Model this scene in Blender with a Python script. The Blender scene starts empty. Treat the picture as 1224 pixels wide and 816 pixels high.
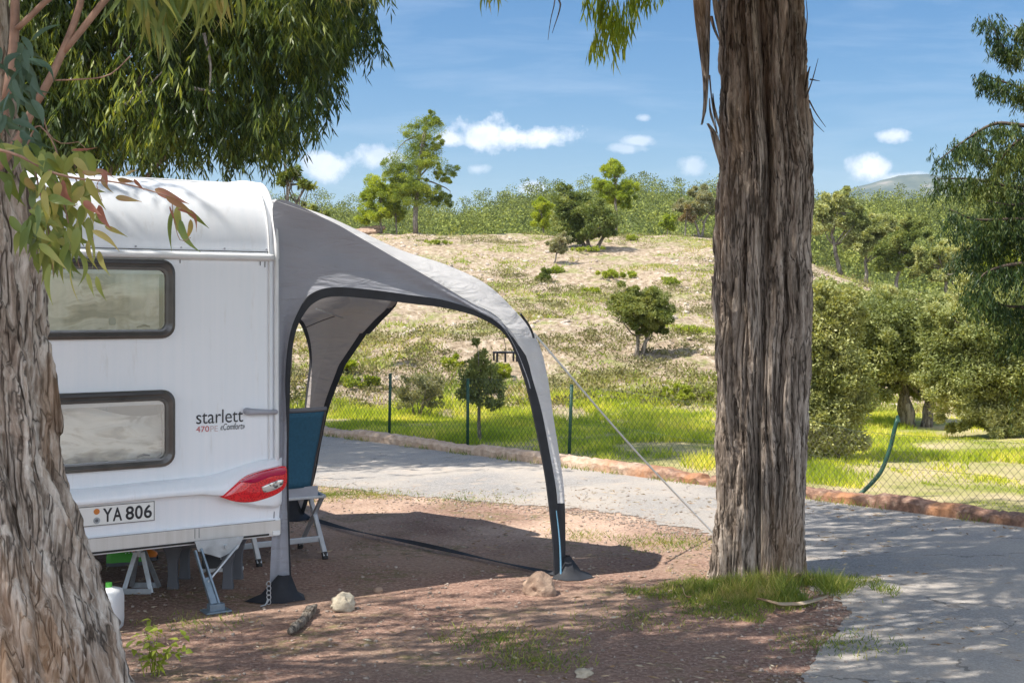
import bpy, bmesh, math, random
import numpy as np
R = math.radians
rng = np.random.default_rng(7)
random.seed(7)
scene = bpy.context.scene
col = scene.collection
F0, CX, HY, CZ = 1500.0, 612.0, 365.0, 1.75      # focal in photo pixels, centre column, horizon row, eye height

def U(px, py, Y):
    return np.array([(px-CX)/F0*Y, Y, CZ-(py-HY)/F0*Y])
def proj(P):
    P = np.asarray(P, float)
    return CX+F0*P[..., 0]/P[..., 1], HY-F0*(P[..., 2]-CZ)/P[..., 1]
def G(px, py):                                     # point of flat ground seen at a photo pixel
    return U(px, py, CZ*F0/(py-HY))

# ---------------------------------------------------------------- noise
def _h(ix, iy, iz):
    n = (ix.astype(np.int64)*374761393 + iy.astype(np.int64)*668265263 + iz.astype(np.int64)*1274126177) & 0xffffffff
    n = ((n ^ (n >> 13))*1274126177) & 0xffffffff
    n = (n ^ (n >> 16)) & 0xffffffff
    return n/4294967295.0
def vn(x, y, z):
    x, y, z = np.broadcast_arrays(np.asarray(x, float), np.asarray(y, float), np.asarray(z, float))
    ix, iy, iz = np.floor(x), np.floor(y), np.floor(z)
    fx, fy, fz = x-ix, y-iy, z-iz
    fx, fy, fz = [f*f*(3-2*f) for f in (fx, fy, fz)]
    r = 0
    for a in (0, 1):
        for b in (0, 1):
            for c in (0, 1):
                w = (fx if a else 1-fx)*(fy if b else 1-fy)*(fz if c else 1-fz)
                r = r+w*_h(ix+a, iy+b, iz+c)
    return r
def fbm(x, y, z, o=4):
    r = 0; a = .5; s = 1
    for i in range(o):
        r = r+a*vn(x*s+17*i, y*s+31*i, z*s+5*i); a *= .5; s *= 2.03
    return r
def sm(t):
    t = np.clip(t, 0, 1); return t*t*(3-2*t)

# ---------------------------------------------------------------- mesh helpers
def mesh_np(name, V, F, mat, smooth=False):
    V = np.asarray(V, float).reshape(-1, 3); F = np.asarray(F, np.int32)
    me = bpy.data.meshes.new(name); k = F.shape[1]
    me.vertices.add(len(V)); me.vertices.foreach_set('co', V.astype(np.float32).ravel())
    me.loops.add(F.size); me.loops.foreach_set('vertex_index', F.ravel())
    me.polygons.add(len(F)); me.polygons.foreach_set('loop_start', np.arange(0, F.size, k, dtype=np.int32))
    me.polygons.foreach_set('loop_total', np.full(len(F), k, np.int32))
    if smooth: me.polygons.foreach_set('use_smooth', np.ones(len(F), bool))
    me.update(calc_edges=True); me.validate()
    if mat: me.materials.append(mat)
    return me
def link(me, name, parent=None, bevel=0, solid=0):
    o = bpy.data.objects.new(name, me); col.objects.link(o)
    if parent:
        rt = parent; off = np.array(parent.location)
        while rt.parent: rt = rt.parent; off = off+np.array(rt.location)
        n = len(me.vertices); a = np.empty(n*3, np.float32); me.vertices.foreach_get('co', a)
        a = a.reshape(-1, 3)-off; me.vertices.foreach_set('co', a.astype(np.float32).ravel()); me.update()
        o.parent = parent
    if solid:
        m = o.modifiers.new('s', 'SOLIDIFY'); m.thickness = solid; m.offset = 0
    if bevel:
        m = o.modifiers.new('b', 'BEVEL'); m.width = bevel; m.segments = 2; m.limit_method = 'ANGLE'; m.angle_limit = R(40)
    return o
class MB:
    def __init__(s): s.V = []; s.F = []; s.n = 0
    def add(s, V, F):
        V = np.asarray(V, float).reshape(-1, 3)
        s.V.append(V)
        for f in F: s.F.append(tuple(int(i)+s.n for i in f))
        s.n += len(V); return s
    def box(s, c, ax, ay, az, hx, hy, hz):
        c, ax, ay, az = [np.asarray(q, float) for q in (c, ax, ay, az)]
        P = [c+i*hx*ax+j*hy*ay+k*hz*az for k in (-1, 1) for j in (-1, 1) for i in (-1, 1)]
        return s.add(P, [(0, 2, 3, 1), (4, 5, 7, 6), (0, 1, 5, 4), (2, 6, 7, 3), (0, 4, 6, 2), (1, 3, 7, 5)])
    def bar(s, a, b, w, h, up=(0, 0, 1)):
        a, b = np.asarray(a, float), np.asarray(b, float); d = b-a; L = np.linalg.norm(d); d /= L
        x = np.cross(d, up); x /= np.linalg.norm(x); y = np.cross(x, d)
        return s.box((a+b)/2, x, y, d, w/2, h/2, L/2)
    def tube(s, P, r, n=8):
        V, F = tube(P, r, n); return s.add(V, F)
    def grid(s, Gd, closed=False):
        Gd = np.asarray(Gd); a, b = Gd.shape[:2]
        F = [(i*b+j, i*b+(j+1) % b, (i+1)*b+(j+1) % b, (i+1)*b+j) for i in range(a-1) for j in range(b if closed else b-1)]
        return s.add(Gd, F)
    def mesh(s, name, mat, smooth=False, weld=False):
        me = bpy.data.meshes.new(name)
        me.from_pydata(np.concatenate(s.V).tolist(), [], s.F)
        if smooth: me.polygons.foreach_set('use_smooth', np.ones(len(me.polygons), bool))
        if weld:
            bm = bmesh.new(); bm.from_mesh(me); bmesh.ops.remove_doubles(bm, verts=bm.verts, dist=1e-4)
            bmesh.ops.recalc_face_normals(bm, faces=bm.faces); bm.to_mesh(me); bm.free()
        me.update(); me.materials.append(mat); return me
    def build(s, name, mat, parent=None, smooth=False, bevel=0, solid=0, weld=False):
        return link(s.mesh(name, mat, smooth, weld), name, parent, bevel, solid)
def tube(P, r, n=8):
    P = np.asarray(P, float); m = len(P)
    r = np.broadcast_to(np.asarray(r, float), (m,))
    T = np.gradient(P, axis=0); T /= np.linalg.norm(T, axis=1)[:, None]+1e-12
    ref = np.array([0, 0, 1.0]) if abs(T[0][2]) < .9 else np.array([1.0, 0, 0])
    V = []
    x = np.cross(T[0], ref); x /= np.linalg.norm(x)
    for i in range(m):
        x = x-T[i]*np.dot(x, T[i]); x /= np.linalg.norm(x)+1e-12; y = np.cross(T[i], x)
        for k in range(n):
            a = 2*math.pi*k/n; V.append(P[i]+r[i]*(math.cos(a)*x+math.sin(a)*y))
    F = [(i*n+k, i*n+(k+1) % n, (i+1)*n+(k+1) % n, (i+1)*n+k) for i in range(m-1) for k in range(n)]
    F.append(tuple(range(n))[::-1]); F.append(tuple((m-1)*n+k for k in range(n)))
    return V, F
def res(P, n):                                     # resample a polyline smoothly
    P = np.asarray(P, float)
    t = np.r_[0, np.cumsum(np.linalg.norm(np.diff(P, axis=0), axis=1))]; t /= t[-1]
    q = np.linspace(0, 1, n); out = []
    m = len(P)
    tan = np.zeros_like(P)
    for i in range(m):
        a, b = max(i-1, 0), min(i+1, m-1); tan[i] = (P[b]-P[a])/(t[b]-t[a])
    for v in q:
        i = min(max(np.searchsorted(t, v)-1, 0), m-2); h = t[i+1]-t[i]; s = (v-t[i])/h
        out.append((2*s**3-3*s**2+1)*P[i]+(s**3-2*s**2+s)*h*tan[i]+(-2*s**3+3*s**2)*P[i+1]+(s**3-s**2)*h*tan[i+1])
    return np.array(out)
def tag(o, label=None, cat=None, group=None, kind=None):
    if label: o['label'] = label
    if cat: o['category'] = cat
    if group: o['group'] = group
    if kind: o['kind'] = kind
    return o
def root(name, loc, label, cat, group=None):
    o = bpy.data.objects.new(name, None); o.location = tuple(float(v) for v in loc); col.objects.link(o)
    o.empty_display_size = .2
    return tag(o, label, cat, group)

# ---------------------------------------------------------------- materials
class NT:
    def __init__(s, nt): s.t = nt; s.N = nt.nodes; s.L = nt.links
    def n(s, typ, **kw):
        nd = s.N.new(typ)
        for k, v in kw.items():
            if k.startswith('i_'):
                key = k[2:]
                inp = nd.inputs[int(key)] if key.isdigit() else nd.inputs[key.replace('_', ' ')]
                if isinstance(v, bpy.types.NodeSocket): s.L.new(v, inp)
                else: inp.default_value = v
            else: setattr(nd, k, v)
        return nd
    def math(s, op, a, b=None, c=None, clamp=False):
        nd = s.N.new('ShaderNodeMath'); nd.operation = op; nd.use_clamp = clamp
        for i, v in enumerate((a, b, c)):
            if v is None: continue
            if isinstance(v, bpy.types.NodeSocket): s.L.new(v, nd.inputs[i])
            else: nd.inputs[i].default_value = v
        return nd.outputs[0]
    def ramp(s, fac, stops):
        nd = s.N.new('ShaderNodeValToRGB'); s.L.new(fac, nd.inputs[0]); cr = nd.color_ramp
        while len(cr.elements) < len(stops): cr.elements.new(.5)
        for e, (p, c) in zip(cr.elements, stops):
            e.position = p; e.color = (*c, 1) if len(c) == 3 else c
        return nd.outputs[0]
    def mix(s, f, a, b):
        nd = s.N.new('ShaderNodeMix'); nd.data_type = 'RGBA'
        for i, v in ((0, f), (6, a), (7, b)):
            if isinstance(v, bpy.types.NodeSocket): s.L.new(v, nd.inputs[i])
            else: nd.inputs[i].default_value = v if i == 0 else (*v, 1)
        return nd.outputs[2]
    def noise(s, vec, scale, detail=4, rough=.55, dist=0):
        nd = s.n('ShaderNodeTexNoise', i_Scale=scale, i_Detail=detail, i_Roughness=rough, i_Distortion=dist)
        s.L.new(vec, nd.inputs['Vector']); return nd.outputs[0]
    def obj(s): return s.N.new('ShaderNodeTexCoord').outputs['Object']
    def geo(s): return s.N.new('ShaderNodeNewGeometry').outputs['Position']
    def mapv(s, vec, sc, rot=(0, 0, 0)):
        nd = s.n('ShaderNodeMapping', i_Scale=sc, i_Rotation=rot); s.L.new(vec, nd.inputs[0]); return nd.outputs[0]
    def bump(s, h, strength=.3, dist=.01):
        nd = s.n('ShaderNodeBump', i_Strength=strength, i_Distance=dist); s.L.new(h, nd.inputs['Height']); return nd.outputs[0]
def newmat(name):
    m = bpy.data.materials.new(name); m.use_nodes = True; t = NT(m.node_tree)
    return m, t, t.N['Principled BSDF']
def simple(name, c, rough=.5, metal=0, var=.15, scale=8, bump=0, coat=0):
    m, t, b = newmat(name)
    nz = t.noise(t.obj(), scale, 5)
    cc = t.ramp(nz, [(.3, tuple(v*(1-var) for v in c)), (.7, tuple(min(1, v*(1+var)) for v in c))])
    t.L.new(cc, b.inputs['Base Color']); b.inputs['Roughness'].default_value = rough
    b.inputs['Metallic'].default_value = metal; b.inputs['Coat Weight'].default_value = coat
    if bump: t.L.new(t.bump(t.noise(t.obj(), scale*12, 4), bump, .004), b.inputs['Normal'])
    return m
def foliage(name, cols, trans=.35, rough=.55, big=.6, leafv=.5):
    m, t, b = newmat(name)
    rpi = t.N.new('ShaderNodeNewGeometry').outputs['Random Per Island']
    nz = t.noise(t.geo(), big, 3)
    f = t.math('ADD', t.math('MULTIPLY', rpi, leafv), t.math('MULTIPLY', t.math('SUBTRACT', nz, .5), 1.5), clamp=True)
    f = t.math('ADD', f, .5-leafv/2, clamp=True)
    n = len(cols); c = t.ramp(f, [(.12+.76*i/(n-1), cols[i]) for i in range(n)])
    t.L.new(c, b.inputs['Base Color']); b.inputs['Roughness'].default_value = rough
    b.inputs['Specular IOR Level'].default_value = .35
    tr = t.N.new('ShaderNodeBsdfTranslucent')
    c2 = t.N.new('ShaderNodeMix'); c2.data_type = 'RGBA'; c2.blend_type = 'MULTIPLY'; c2.inputs[0].default_value = 1
    t.L.new(c, c2.inputs[6]); c2.inputs[7].default_value = (1.9, 1.7, .7, 1); t.L.new(c2.outputs[2], tr.inputs[0])
    ms = t.n('ShaderNodeMixShader', i_0=trans); t.L.new(b.outputs[0], ms.inputs[1]); t.L.new(tr.outputs[0], ms.inputs[2])
    t.L.new(ms.outputs[0], t.N['Material Output'].inputs[0]); return m
M = {}
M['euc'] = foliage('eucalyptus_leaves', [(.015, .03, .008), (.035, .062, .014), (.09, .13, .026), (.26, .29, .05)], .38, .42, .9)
M['euc_bright'] = foliage('sun_brightened_eucalyptus_leaves', [(.10, .17, .02), (.22, .30, .035), (.42, .45, .06)], .5, .42, 1.5)  # brighter copy of the eucalyptus leaves, sunlight put into the colour
M['broad'] = foliage('broad_green_leaves', [(.07, .12, .04), (.14, .20, .05), (.26, .29, .08), (.42, .36, .14)], .3, .4, 3)
M['blue'] = foliage('bluish_leaves', [(.05, .095, .07), (.10, .16, .10)], .25, .4, 3)
M['red'] = foliage('reddish_leaves', [(.20, .06, .045), (.33, .15, .11), (.30, .25, .09), (.25, .10, .07)], .3, .4, 8)
M['pine'] = foliage('pine_needles', [(.05, .085, .018), (.13, .185, .025), (.25, .31, .04), (.37, .40, .065)], .35, .6, .8)
M['yellow_pine'] = foliage('young_pine_needles', [(.13, .19, .02), (.26, .33, .035), (.40, .45, .06)], .4, .6, .8)
M['oak'] = foliage('holm_oak_leaves', [(.04, .065, .014), (.10, .14, .03), (.19, .225, .06), (.29, .30, .10)], .3, .6, 1.0, .35)
M['olive'] = foliage('cork_oak_leaves', [(.07, .10, .03), (.21, .245, .085), (.38, .40, .17), (.56, .56, .32)], .3, .6, .9, .35)
M['shrub'] = foliage('shrub_leaves', [(.12, .17, .02), (.25, .31, .035), (.38, .42, .07)], .35, .6, 1.5)
M['greyshrub'] = foliage('grey_shrub_leaves', [(.14, .16, .08), (.26, .27, .14), (.33, .30, .19)], .25, .6, 2)
M['cypress'] = foliage('drooping_conifer_leaves', [(.012, .032, .014), (.03, .065, .022), (.07, .11, .025), (.15, .18, .04)], .3, .5, 1.5)
M['rust'] = foliage('dry_brown_leaves', [(.13, .10, .05), (.24, .17, .09), (.22, .22, .08)], .2, .6, 1.5)
M['forest'] = foliage('far_wood_leaves', [(.03, .045, .012), (.085, .11, .022), (.20, .235, .04), (.36, .37, .075)], .2, .7, .42, .35)
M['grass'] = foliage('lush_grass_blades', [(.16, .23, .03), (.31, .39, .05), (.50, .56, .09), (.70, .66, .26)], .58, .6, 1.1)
M['tuft'] = foliage('shade_toned_grass_blades', [(.06, .10, .02), (.12, .18, .03), (.25, .29, .055), (.42, .35, .15)], .3, .6, 3)  # greens darkened to put the trunk-foot shade into the blade colour
M['dry'] = foliage('dry_hill_grass', [(.15, .22, .03), (.24, .30, .045), (.34, .34, .10), (.44, .36, .20)], .25, .8, .35)

def bark(name, dark, mid, light, accent, sx=22, acc=.62):
    m, t, b = newmat(name)
    o = t.obj()
    warp = t.n('ShaderNodeVectorMath', operation='MULTIPLY_ADD'); 
    wn = t.n('ShaderNodeTexNoise', i_Scale=1.6, i_Detail=2.0); t.L.new(o, wn.inputs['Vector'])
    t.L.new(wn.outputs[1], warp.inputs[0]); warp.inputs[1].default_value = (.16, .16, .1); t.L.new(o, warp.inputs[2])
    v = t.mapv(warp.outputs[0], (1, 1, .075))
    a = t.noise(v, sx, 6, .62, .3); c = t.noise(t.mapv(warp.outputs[0], (1, 1, .2)), sx*3.2, 6, .68)
    v2 = t.mapv(o, (1, 1, .35)); big = t.noise(v2, 2.2, 3)
    f = t.math('ADD', t.math('MULTIPLY', a, .65), t.math('MULTIPLY', c, .35))
    cc = t.ramp(f, [(.38, dark), (.48, mid), (.60, light)])
    crk = t.math('ABSOLUTE', t.math('SUBTRACT', t.noise(v, sx*.9, 3, .5, .2), .5))
    cc = t.mix(t.ramp(crk, [(.0, (.9, .9, .9)), (.035, (0, 0, 0))]), cc, tuple(q*.45 for q in dark))
    f = t.math('ADD', f, t.math('MULTIPLY', t.ramp(crk, [(.0, (0, 0, 0)), (.05, (1, 1, 1))]), .35))
    cc = t.mix(t.math('MULTIPLY', t.ramp(big, [(acc-.08, (0, 0, 0)), (acc+.06, (1, 1, 1))]), .55), cc, accent)
    t.L.new(cc, b.inputs['Base Color']); b.inputs['Roughness'].default_value = .9; b.inputs['Specular IOR Level'].default_value = .2
    t.L.new(t.bump(f, .9, .03), b.inputs['Normal']); return m
M['bark_r'] = bark('furrowed_grey_bark', (.065, .048, .036), (.235, .19, .155), (.44, .375, .32), (.36, .24, .155))
M['bark_l'] = bark('fibrous_pale_bark', (.12, .09, .07), (.36, .29, .235), (.66, .59, .52), (.48, .28, .15), 17, .60)
M['bark_s'] = bark('thin_grey_bark', (.08, .07, .055), (.20, .17, .14), (.33, .30, .26), (.25, .20, .15), 30)
M['twig'] = simple('reddish_twig', (.27, .16, .11), .6, 0, .3, 20)
M['darktwig'] = simple('dark_twig', (.08, .055, .04), .8, 0, .3, 20)

# ground: reddish gravelly soil near, dry grass and soil on the hill
def mat_ground():
    m, t, b = newmat('gravelly_red_soil')
    p = t.geo(); sep = t.N.new('ShaderNodeSeparateXYZ'); t.L.new(p, sep.inputs[0])
    n1 = t.noise(p, 1.1, 6); n2 = t.noise(p, 38, 5, .7); n3 = t.noise(p, 7, 5, .6)
    soil = t.ramp(n2, [(.3, (.14, .08, .06)), (.5, (.27, .168, .128)), (.68, (.45, .315, .25))])
    dark = t.mix(t.ramp(n1, [(.42, (0, 0, 0)), (.62, (1, 1, 1))]), soil, (.36, .27, .20))
    soil = t.mix(.35, soil, dark)
    vor = t.n('ShaderNodeTexVoronoi', i_Scale=55.0); t.L.new(p, vor.inputs['Vector'])
    st = t.math('LESS_THAN', vor.outputs['Distance'], .17)
    vn2 = t.noise(p, 21, 2)
    st = t.math('MULTIPLY', st, t.math('GREATER_THAN', vn2, .52))
    soil = t.mix(st, soil, (.47, .41, .36))
    # sandy lighter soil next to the road
    ms = t.math('MULTIPLY', t.ramp(t.noise(p, .8, 3), [(.35, (0, 0, 0)), (.6, (1, 1, 1))]), t.n('ShaderNodeMapRange', i_0=sep.outputs[1], i_1=8.2, i_2=9.6).outputs[0])
    soil = t.mix(t.math('MULTIPLY', ms, .75), soil, t.ramp(n2, [(.35, (.44, .30, .22)), (.65, (.74, .55, .43))]))
    # low green growth in patches
    g1 = t.noise(p, 1.5, 5, .6); g2 = t.noise(p, 14, 4, .7)
    gm = t.math('MULTIPLY', t.ramp(g1, [(.52, (0, 0, 0)), (.62, (1, 1, 1))]), t.ramp(g2, [(.45, (0, 0, 0)), (.6, (1, 1, 1))]))
    soil = t.mix(t.math('MULTIPLY', gm, .6), soil, (.13, .14, .045))
    # hill
    h1 = t.noise(p, .33, 5, .65); h2 = t.noise(p, 2.2, 5, .7); h3 = t.noise(t.mapv(p, (1, .55, 1)), 6, 5, .75)
    hill = t.ramp(h3, [(.30, (.14, .105, .065)), (.42, (.30, .225, .15)), (.54, (.44, .345, .245)), (.63, (.54, .445, .34)), (.72, (.68, .62, .53))])
    green = t.ramp(h3, [(.3, (.13, .165, .035)), (.7, (.33, .35, .10))])
    hm = t.math('ADD', t.math('MULTIPLY', h1, .45), t.math('MULTIPLY', h2, .55))
    hill = t.mix(t.ramp(hm, [(.51, (0, 0, 0)), (.61, (.8, .8, .8))]), hill, green)
    hmask = t.n('ShaderNodeMapRange', i_0=t.math('ADD', sep.outputs[1], t.math('MULTIPLY', h1, 4)), i_1=21.0, i_2=23.5).outputs[0]
    gband = t.ramp(n1, [(.35, (.24, .26, .06)), (.6, (.46, .38, .22))])
    kd = t.math('ADD', t.math('MULTIPLY', sep.outputs[0], .729), t.math('MULTIPLY', sep.outputs[1], .684))
    bm_ = t.n('ShaderNodeMapRange', i_0=kd, i_1=9.75, i_2=10.35).outputs[0]
    c = t.mix(bm_, soil, gband); c = t.mix(hmask, c, hill)
    fm = t.n('ShaderNodeMapRange', i_0=sep.outputs[1], i_1=64.0, i_2=80.0).outputs[0]
    fl = t.ramp(t.noise(p, .3, 6, .7), [(.35, (.05, .075, .02)), (.55, (.13, .16, .04)), (.7, (.3, .26, .16))])
    c = t.mix(fm, c, fl)
    t.L.new(c, b.inputs['Base Color']); b.inputs['Roughness'].default_value = .95; b.inputs['Specular IOR Level'].default_value = .15
    hh = t.math('ADD', t.math('MULTIPLY', n2, .5), t.math('ADD', t.math('MULTIPLY', n3, 1.3), t.math('MULTIPLY', st, .25)))
    hh = t.math('ADD', hh, t.math('MULTIPLY', t.math('MULTIPLY', h3, hmask), 6))
    t.L.new(t.bump(hh, .85, .035), b.inputs['Normal']); return m
M['ground'] = mat_ground()
def mat_road():
    m, t, b = newmat('worn_asphalt')
    p = t.geo(); n = t.noise(p, 75, 4, .75); big = t.noise(p, .7, 5, .6); mid = t.noise(p, 5, 5)
    c = t.ramp(n, [(.3, (.16, .152, .147)), (.5, (.275, .262, .25)), (.68, (.44, .42, .395))])
    c = t.mix(t.math('MULTIPLY', t.ramp(big, [(.38, (0, 0, 0)), (.6, (1, 1, 1))]), .55), c, (.47, .41, .345))
    vo = t.n('ShaderNodeTexVoronoi', i_Scale=.75); vo.feature = 'DISTANCE_TO_EDGE'
    wv = t.n('ShaderNodeVectorMath', operation='MULTIPLY_ADD'); wn = t.n('ShaderNodeTexNoise', i_Scale=2.5, i_Detail=5.0); t.L.new(p, wn.inputs['Vector'])
    t.L.new(wn.outputs[1], wv.inputs[0]); wv.inputs[1].default_value = (.6, .6, .6); t.L.new(p, wv.inputs[2]); t.L.new(wv.outputs[0], vo.inputs['Vector'])
    cr = t.math('LESS_THAN', vo.outputs['Distance'], .006)
    cr = t.math('MULTIPLY', cr, t.math('GREATER_THAN', mid, .5))
    c = t.mix(t.math('MULTIPLY', cr, .6), c, (.09, .08, .07))
    sand = t.ramp(mid, [(.55, (0, 0, 0)), (.75, (1, 1, 1))]); c = t.mix(t.math('MULTIPLY', sand, .5), c, (.50, .39, .29))
    t.L.new(c, b.inputs['Base Color']); b.inputs['Roughness'].default_value = .9; b.inputs['Specular IOR Level'].default_value = .25
    t.L.new(t.bump(n, .6, .01), b.inputs['Normal']); return m
M['road'] = mat_road()
def mat_curb():
    m, t, b = newmat('reddish_broken_kerb')
    p = t.geo(); n = t.noise(p, 14, 6, .65); k = t.noise(p, 2.4, 4); sep = t.N.new('ShaderNodeSeparateXYZ'); t.L.new(p, sep.inputs[0])
    c = t.ramp(n, [(.3, (.10, .06, .045)), (.5, (.25, .14, .095)), (.7, (.42, .29, .21))])
    c = t.mix(t.ramp(k, [(.5, (0, 0, 0)), (.62, (.8, .8, .8))]), c, (.40, .19, .09))
    lf = t.n('ShaderNodeMapRange', i_0=t.math('ADD', sep.outputs[0], t.math('MULTIPLY', k, 2)), i_1=2.6, i_2=1.8).outputs[0]
    c = t.mix(t.math('MULTIPLY', lf, .85), c, t.ramp(n, [(.3, (.42, .29, .20)), (.7, (.62, .49, .38))]))
    t.L.new(c, b.inputs['Base Color']); b.inputs['Roughness'].default_value = .95
    t.L.new(t.bump(n, .9, .03), b.inputs['Normal']); return m
M['curb'] = mat_curb()
def mat_body(name='white_caravan_paint', c0=(.82, .86, .91), c1=(.88, .90, .94), rib=True):
    m, t, b = newmat(name)
    o = t.obj(); st = t.noise(t.mapv(o, (30, 30, .8)), 1, 4, .6); big = t.noise(o, 1.2, 4)
    c = t.ramp(t.math('ADD', t.math('MULTIPLY', st, .5), t.math('MULTIPLY', big, .5)), [(.38, c0), (.6, c1)])
    dn = t.ramp(t.noise(t.mapv(o, (9, 9, 1.3)), 1.5, 6, .7), [(.60, (0, 0, 0)), (.8, (1, 1, 1))])
    c = t.mix(t.math('MULTIPLY', dn, .4), c, (.45, .40, .33))
    t.L.new(c, b.inputs['Base Color']); b.inputs['Roughness'].default_value = .3; b.inputs['Coat Weight'].default_value = .25; b.inputs['Coat Roughness'].default_value = .15
    t.L.new(t.bump(t.noise(o, 2.5, 2), .12, .02), b.inputs['Normal']); return m
M['body'] = mat_body(); M['skirt'] = mat_body('aged_cream_plastic', (.58, .55, .51), (.68, .65, .62))
def cloth(name, c, trans=.3, var=.06):
    m, t, b = newmat(name)
    o = t.obj(); n = t.noise(o, 3, 4); f = t.ramp(n, [(.3, tuple(v*(1-var) for v in c)), (.7, tuple(v*(1+var) for v in c))])
    t.L.new(f, b.inputs['Base Color']); b.inputs['Roughness'].default_value = .8; b.inputs['Sheen Weight'].default_value = .1
    fold = t.noise(t.mapv(o, (1.2, 1.2, 5.5), (0, .55, 0)), 2.2, 5, .5, .9); wv = t.noise(o, 260, 1)
    hh = t.math('ADD', fold, t.math('MULTIPLY', wv, .02)); bp = t.bump(hh, .55, .05); t.L.new(bp, b.inputs['Normal'])
    tr = t.N.new('ShaderNodeBsdfTranslucent'); t.L.new(f, tr.inputs[0]); t.L.new(bp, tr.inputs['Normal'])
    ms = t.n('ShaderNodeMixShader', i_0=trans); t.L.new(b.outputs[0], ms.inputs[1]); t.L.new(tr.outputs[0], ms.inputs[2])
    t.L.new(ms.outputs[0], t.N['Material Output'].inputs[0]); return m
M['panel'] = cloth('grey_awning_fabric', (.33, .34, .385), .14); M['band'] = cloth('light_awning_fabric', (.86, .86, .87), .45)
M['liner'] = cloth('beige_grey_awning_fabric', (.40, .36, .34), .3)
M['black'] = simple('black_fabric', (.018, .02, .026), .75, 0, .3, 12, .2)
M['charcoal'] = simple('charcoal_plastic', (.045, .045, .05), .45, 0, .2, 10)
M['frame'] = simple('dark_window_frame', (.095, .088, .082), .24, 0, .25, 6, 0, .3)
M['steel'] = simple('galvanised_steel', (.42, .45, .48), .45, .75, .25, 12, .1)
M['bsteel'] = simple('bluish_galvanised_steel', (.17, .22, .27), .5, .6, .3, 12, .1)
M['alu'] = simple('silver_grey_tube', (.50, .53, .57), .35, .6, .1, 10)
M['greyplast'] = simple('grey_plastic', (.11, .115, .13), .55, 0, .12, 8)
M['palegrey'] = simple('pale_grey_plastic', (.36, .37, .42), .5, 0, .1, 8)
M['blue_fab'] = simple('teal_blue_mesh_fabric', (.022, .10, .17), .8, 0, .15, 60, .3)
M['white'] = simple('white_plastic', (.75, .76, .77), .4, 0, .06, 6)
M['green_post'] = simple('green_painted_steel', (.012, .062, .040), .5, .1, .3, 15)
M['wire'] = simple('green_coated_wire', (.05, .09, .065), .55, .2, .3, 5)
M['wire_old'] = simple('weathered_wire', (.17, .16, .13), .6, .4, .3, 5)
M['rope'] = simple('white_cord', (.8, .8, .76), .7, 0, .05, 5)
M['cyan'] = simple('light_blue_webbing', (.16, .36, .52), .6, 0, .1, 20)
M['text'] = simple('dark_grey_lettering', (.03, .03, .035), .5, 0, .05, 5)
M['redtext'] = simple('red_lettering', (.55, .10, .10), .5, 0, .05, 5)
M['faint'] = simple('faded_pink_lettering', (.62, .50, .50), .5, 0, .05, 5)
M['plate'] = simple('number_plate_white', (.80, .80, .78), .35, 0, .04, 5)
M['orange'] = simple('orange_sticker', (.60, .20, .03), .5, 0, .1, 5)
M['rubber'] = simple('black_rubber', (.02, .02, .02), .7, 0, .2, 10)
M['green_shoe'] = simple('bright_green_rubber', (.10, .45, .06), .5, 0, .1, 10)
M['orange_shoe'] = simple('bright_orange_rubber', (.75, .22, .03), .5, 0, .1, 10)
M['ply'] = simple('cream_interior_lining', (.42, .37, .29), .7, 0, .2, 3)
m, t, b = newmat('pale_creased_textile'); o = t.obj(); n = t.noise(t.mapv(o, (1, 1, 3.2)), 3.2, 4, .55, .8); n_b = t.noise(o, 2.2, 2)
c = t.ramp(n, [(.34, (.16, .15, .14)), (.44, (.50, .45, .38)), (.52, (.85, .83, .80)), (.60, (.72, .70, .67)), (.68, (.30, .27, .22))]); c = t.mix(t.ramp(n_b, [(.5, (0, 0, 0)), (.6, (.7, .7, .7))]), c, (.80, .79, .76))
t.L.new(c, b.inputs['Base Color']); b.inputs['Roughness'].default_value = .8; M['curtain'] = m
M['cush'] = simple('grey_blue_cushion', (.16, .20, .22), .9, 0, .3, 3)
def rock_mat(n, a, b_):
    m, t, b = newmat(n); o = t.obj(); f = t.noise(o, 9, 6, .65); t.L.new(t.ramp(f, [(.3, a), (.7, b_)]), b.inputs['Base Color'])
    b.inputs['Roughness'].default_value = .95; t.L.new(t.bump(t.noise(o, 30, 6, .7), .9, .02), b.inputs['Normal']); return m
M['rock'] = rock_mat('brown_stone', (.22, .14, .10), (.52, .38, .28)); M['rock2'] = rock_mat('pale_rough_stone', (.30, .25, .18), (.62, .55, .43))
M['hillrock'] = rock_mat('hill_stone', (.26, .20, .155), (.60, .52, .44)); M['pebble'] = rock_mat('pebbles', (.18, .13, .10), (.5, .42, .36))
M['litter'] = foliage('dead_leaf_litter', [(.10, .06, .035), (.25, .16, .09), (.45, .36, .25), (.5, .46, .38)], .1, .8, 6)
m, t, b = newmat('red_lens'); b.inputs['Base Color'].default_value = (.62, .008, .02, 1); b.inputs['Roughness'].default_value = .12; b.inputs['Coat Weight'].default_value = 1
vo = t.n('ShaderNodeTexVoronoi', i_Scale=90.0); t.L.new(t.obj(), vo.inputs['Vector'])
t.L.new(t.ramp(vo.outputs['Distance'], [(.1, (.40, .004, .012)), (.6, (.80, .02, .03))]), b.inputs['Base Color']); t.L.new(t.bump(vo.outputs['Distance'], .25, .004), b.inputs['Normal']); M['lens'] = m
m, t, b = newmat('dark_red_lens'); b.inputs['Base Color'].default_value = (.45, .003, .06, 1); b.inputs['Roughness'].default_value = .1; b.inputs['Coat Weight'].default_value = 1; M['lens2'] = m
m, t, b = newmat('clear_lens'); vo = t.n('ShaderNodeTexVoronoi', i_Scale=60.0); t.L.new(t.obj(), vo.inputs['Vector'])
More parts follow.
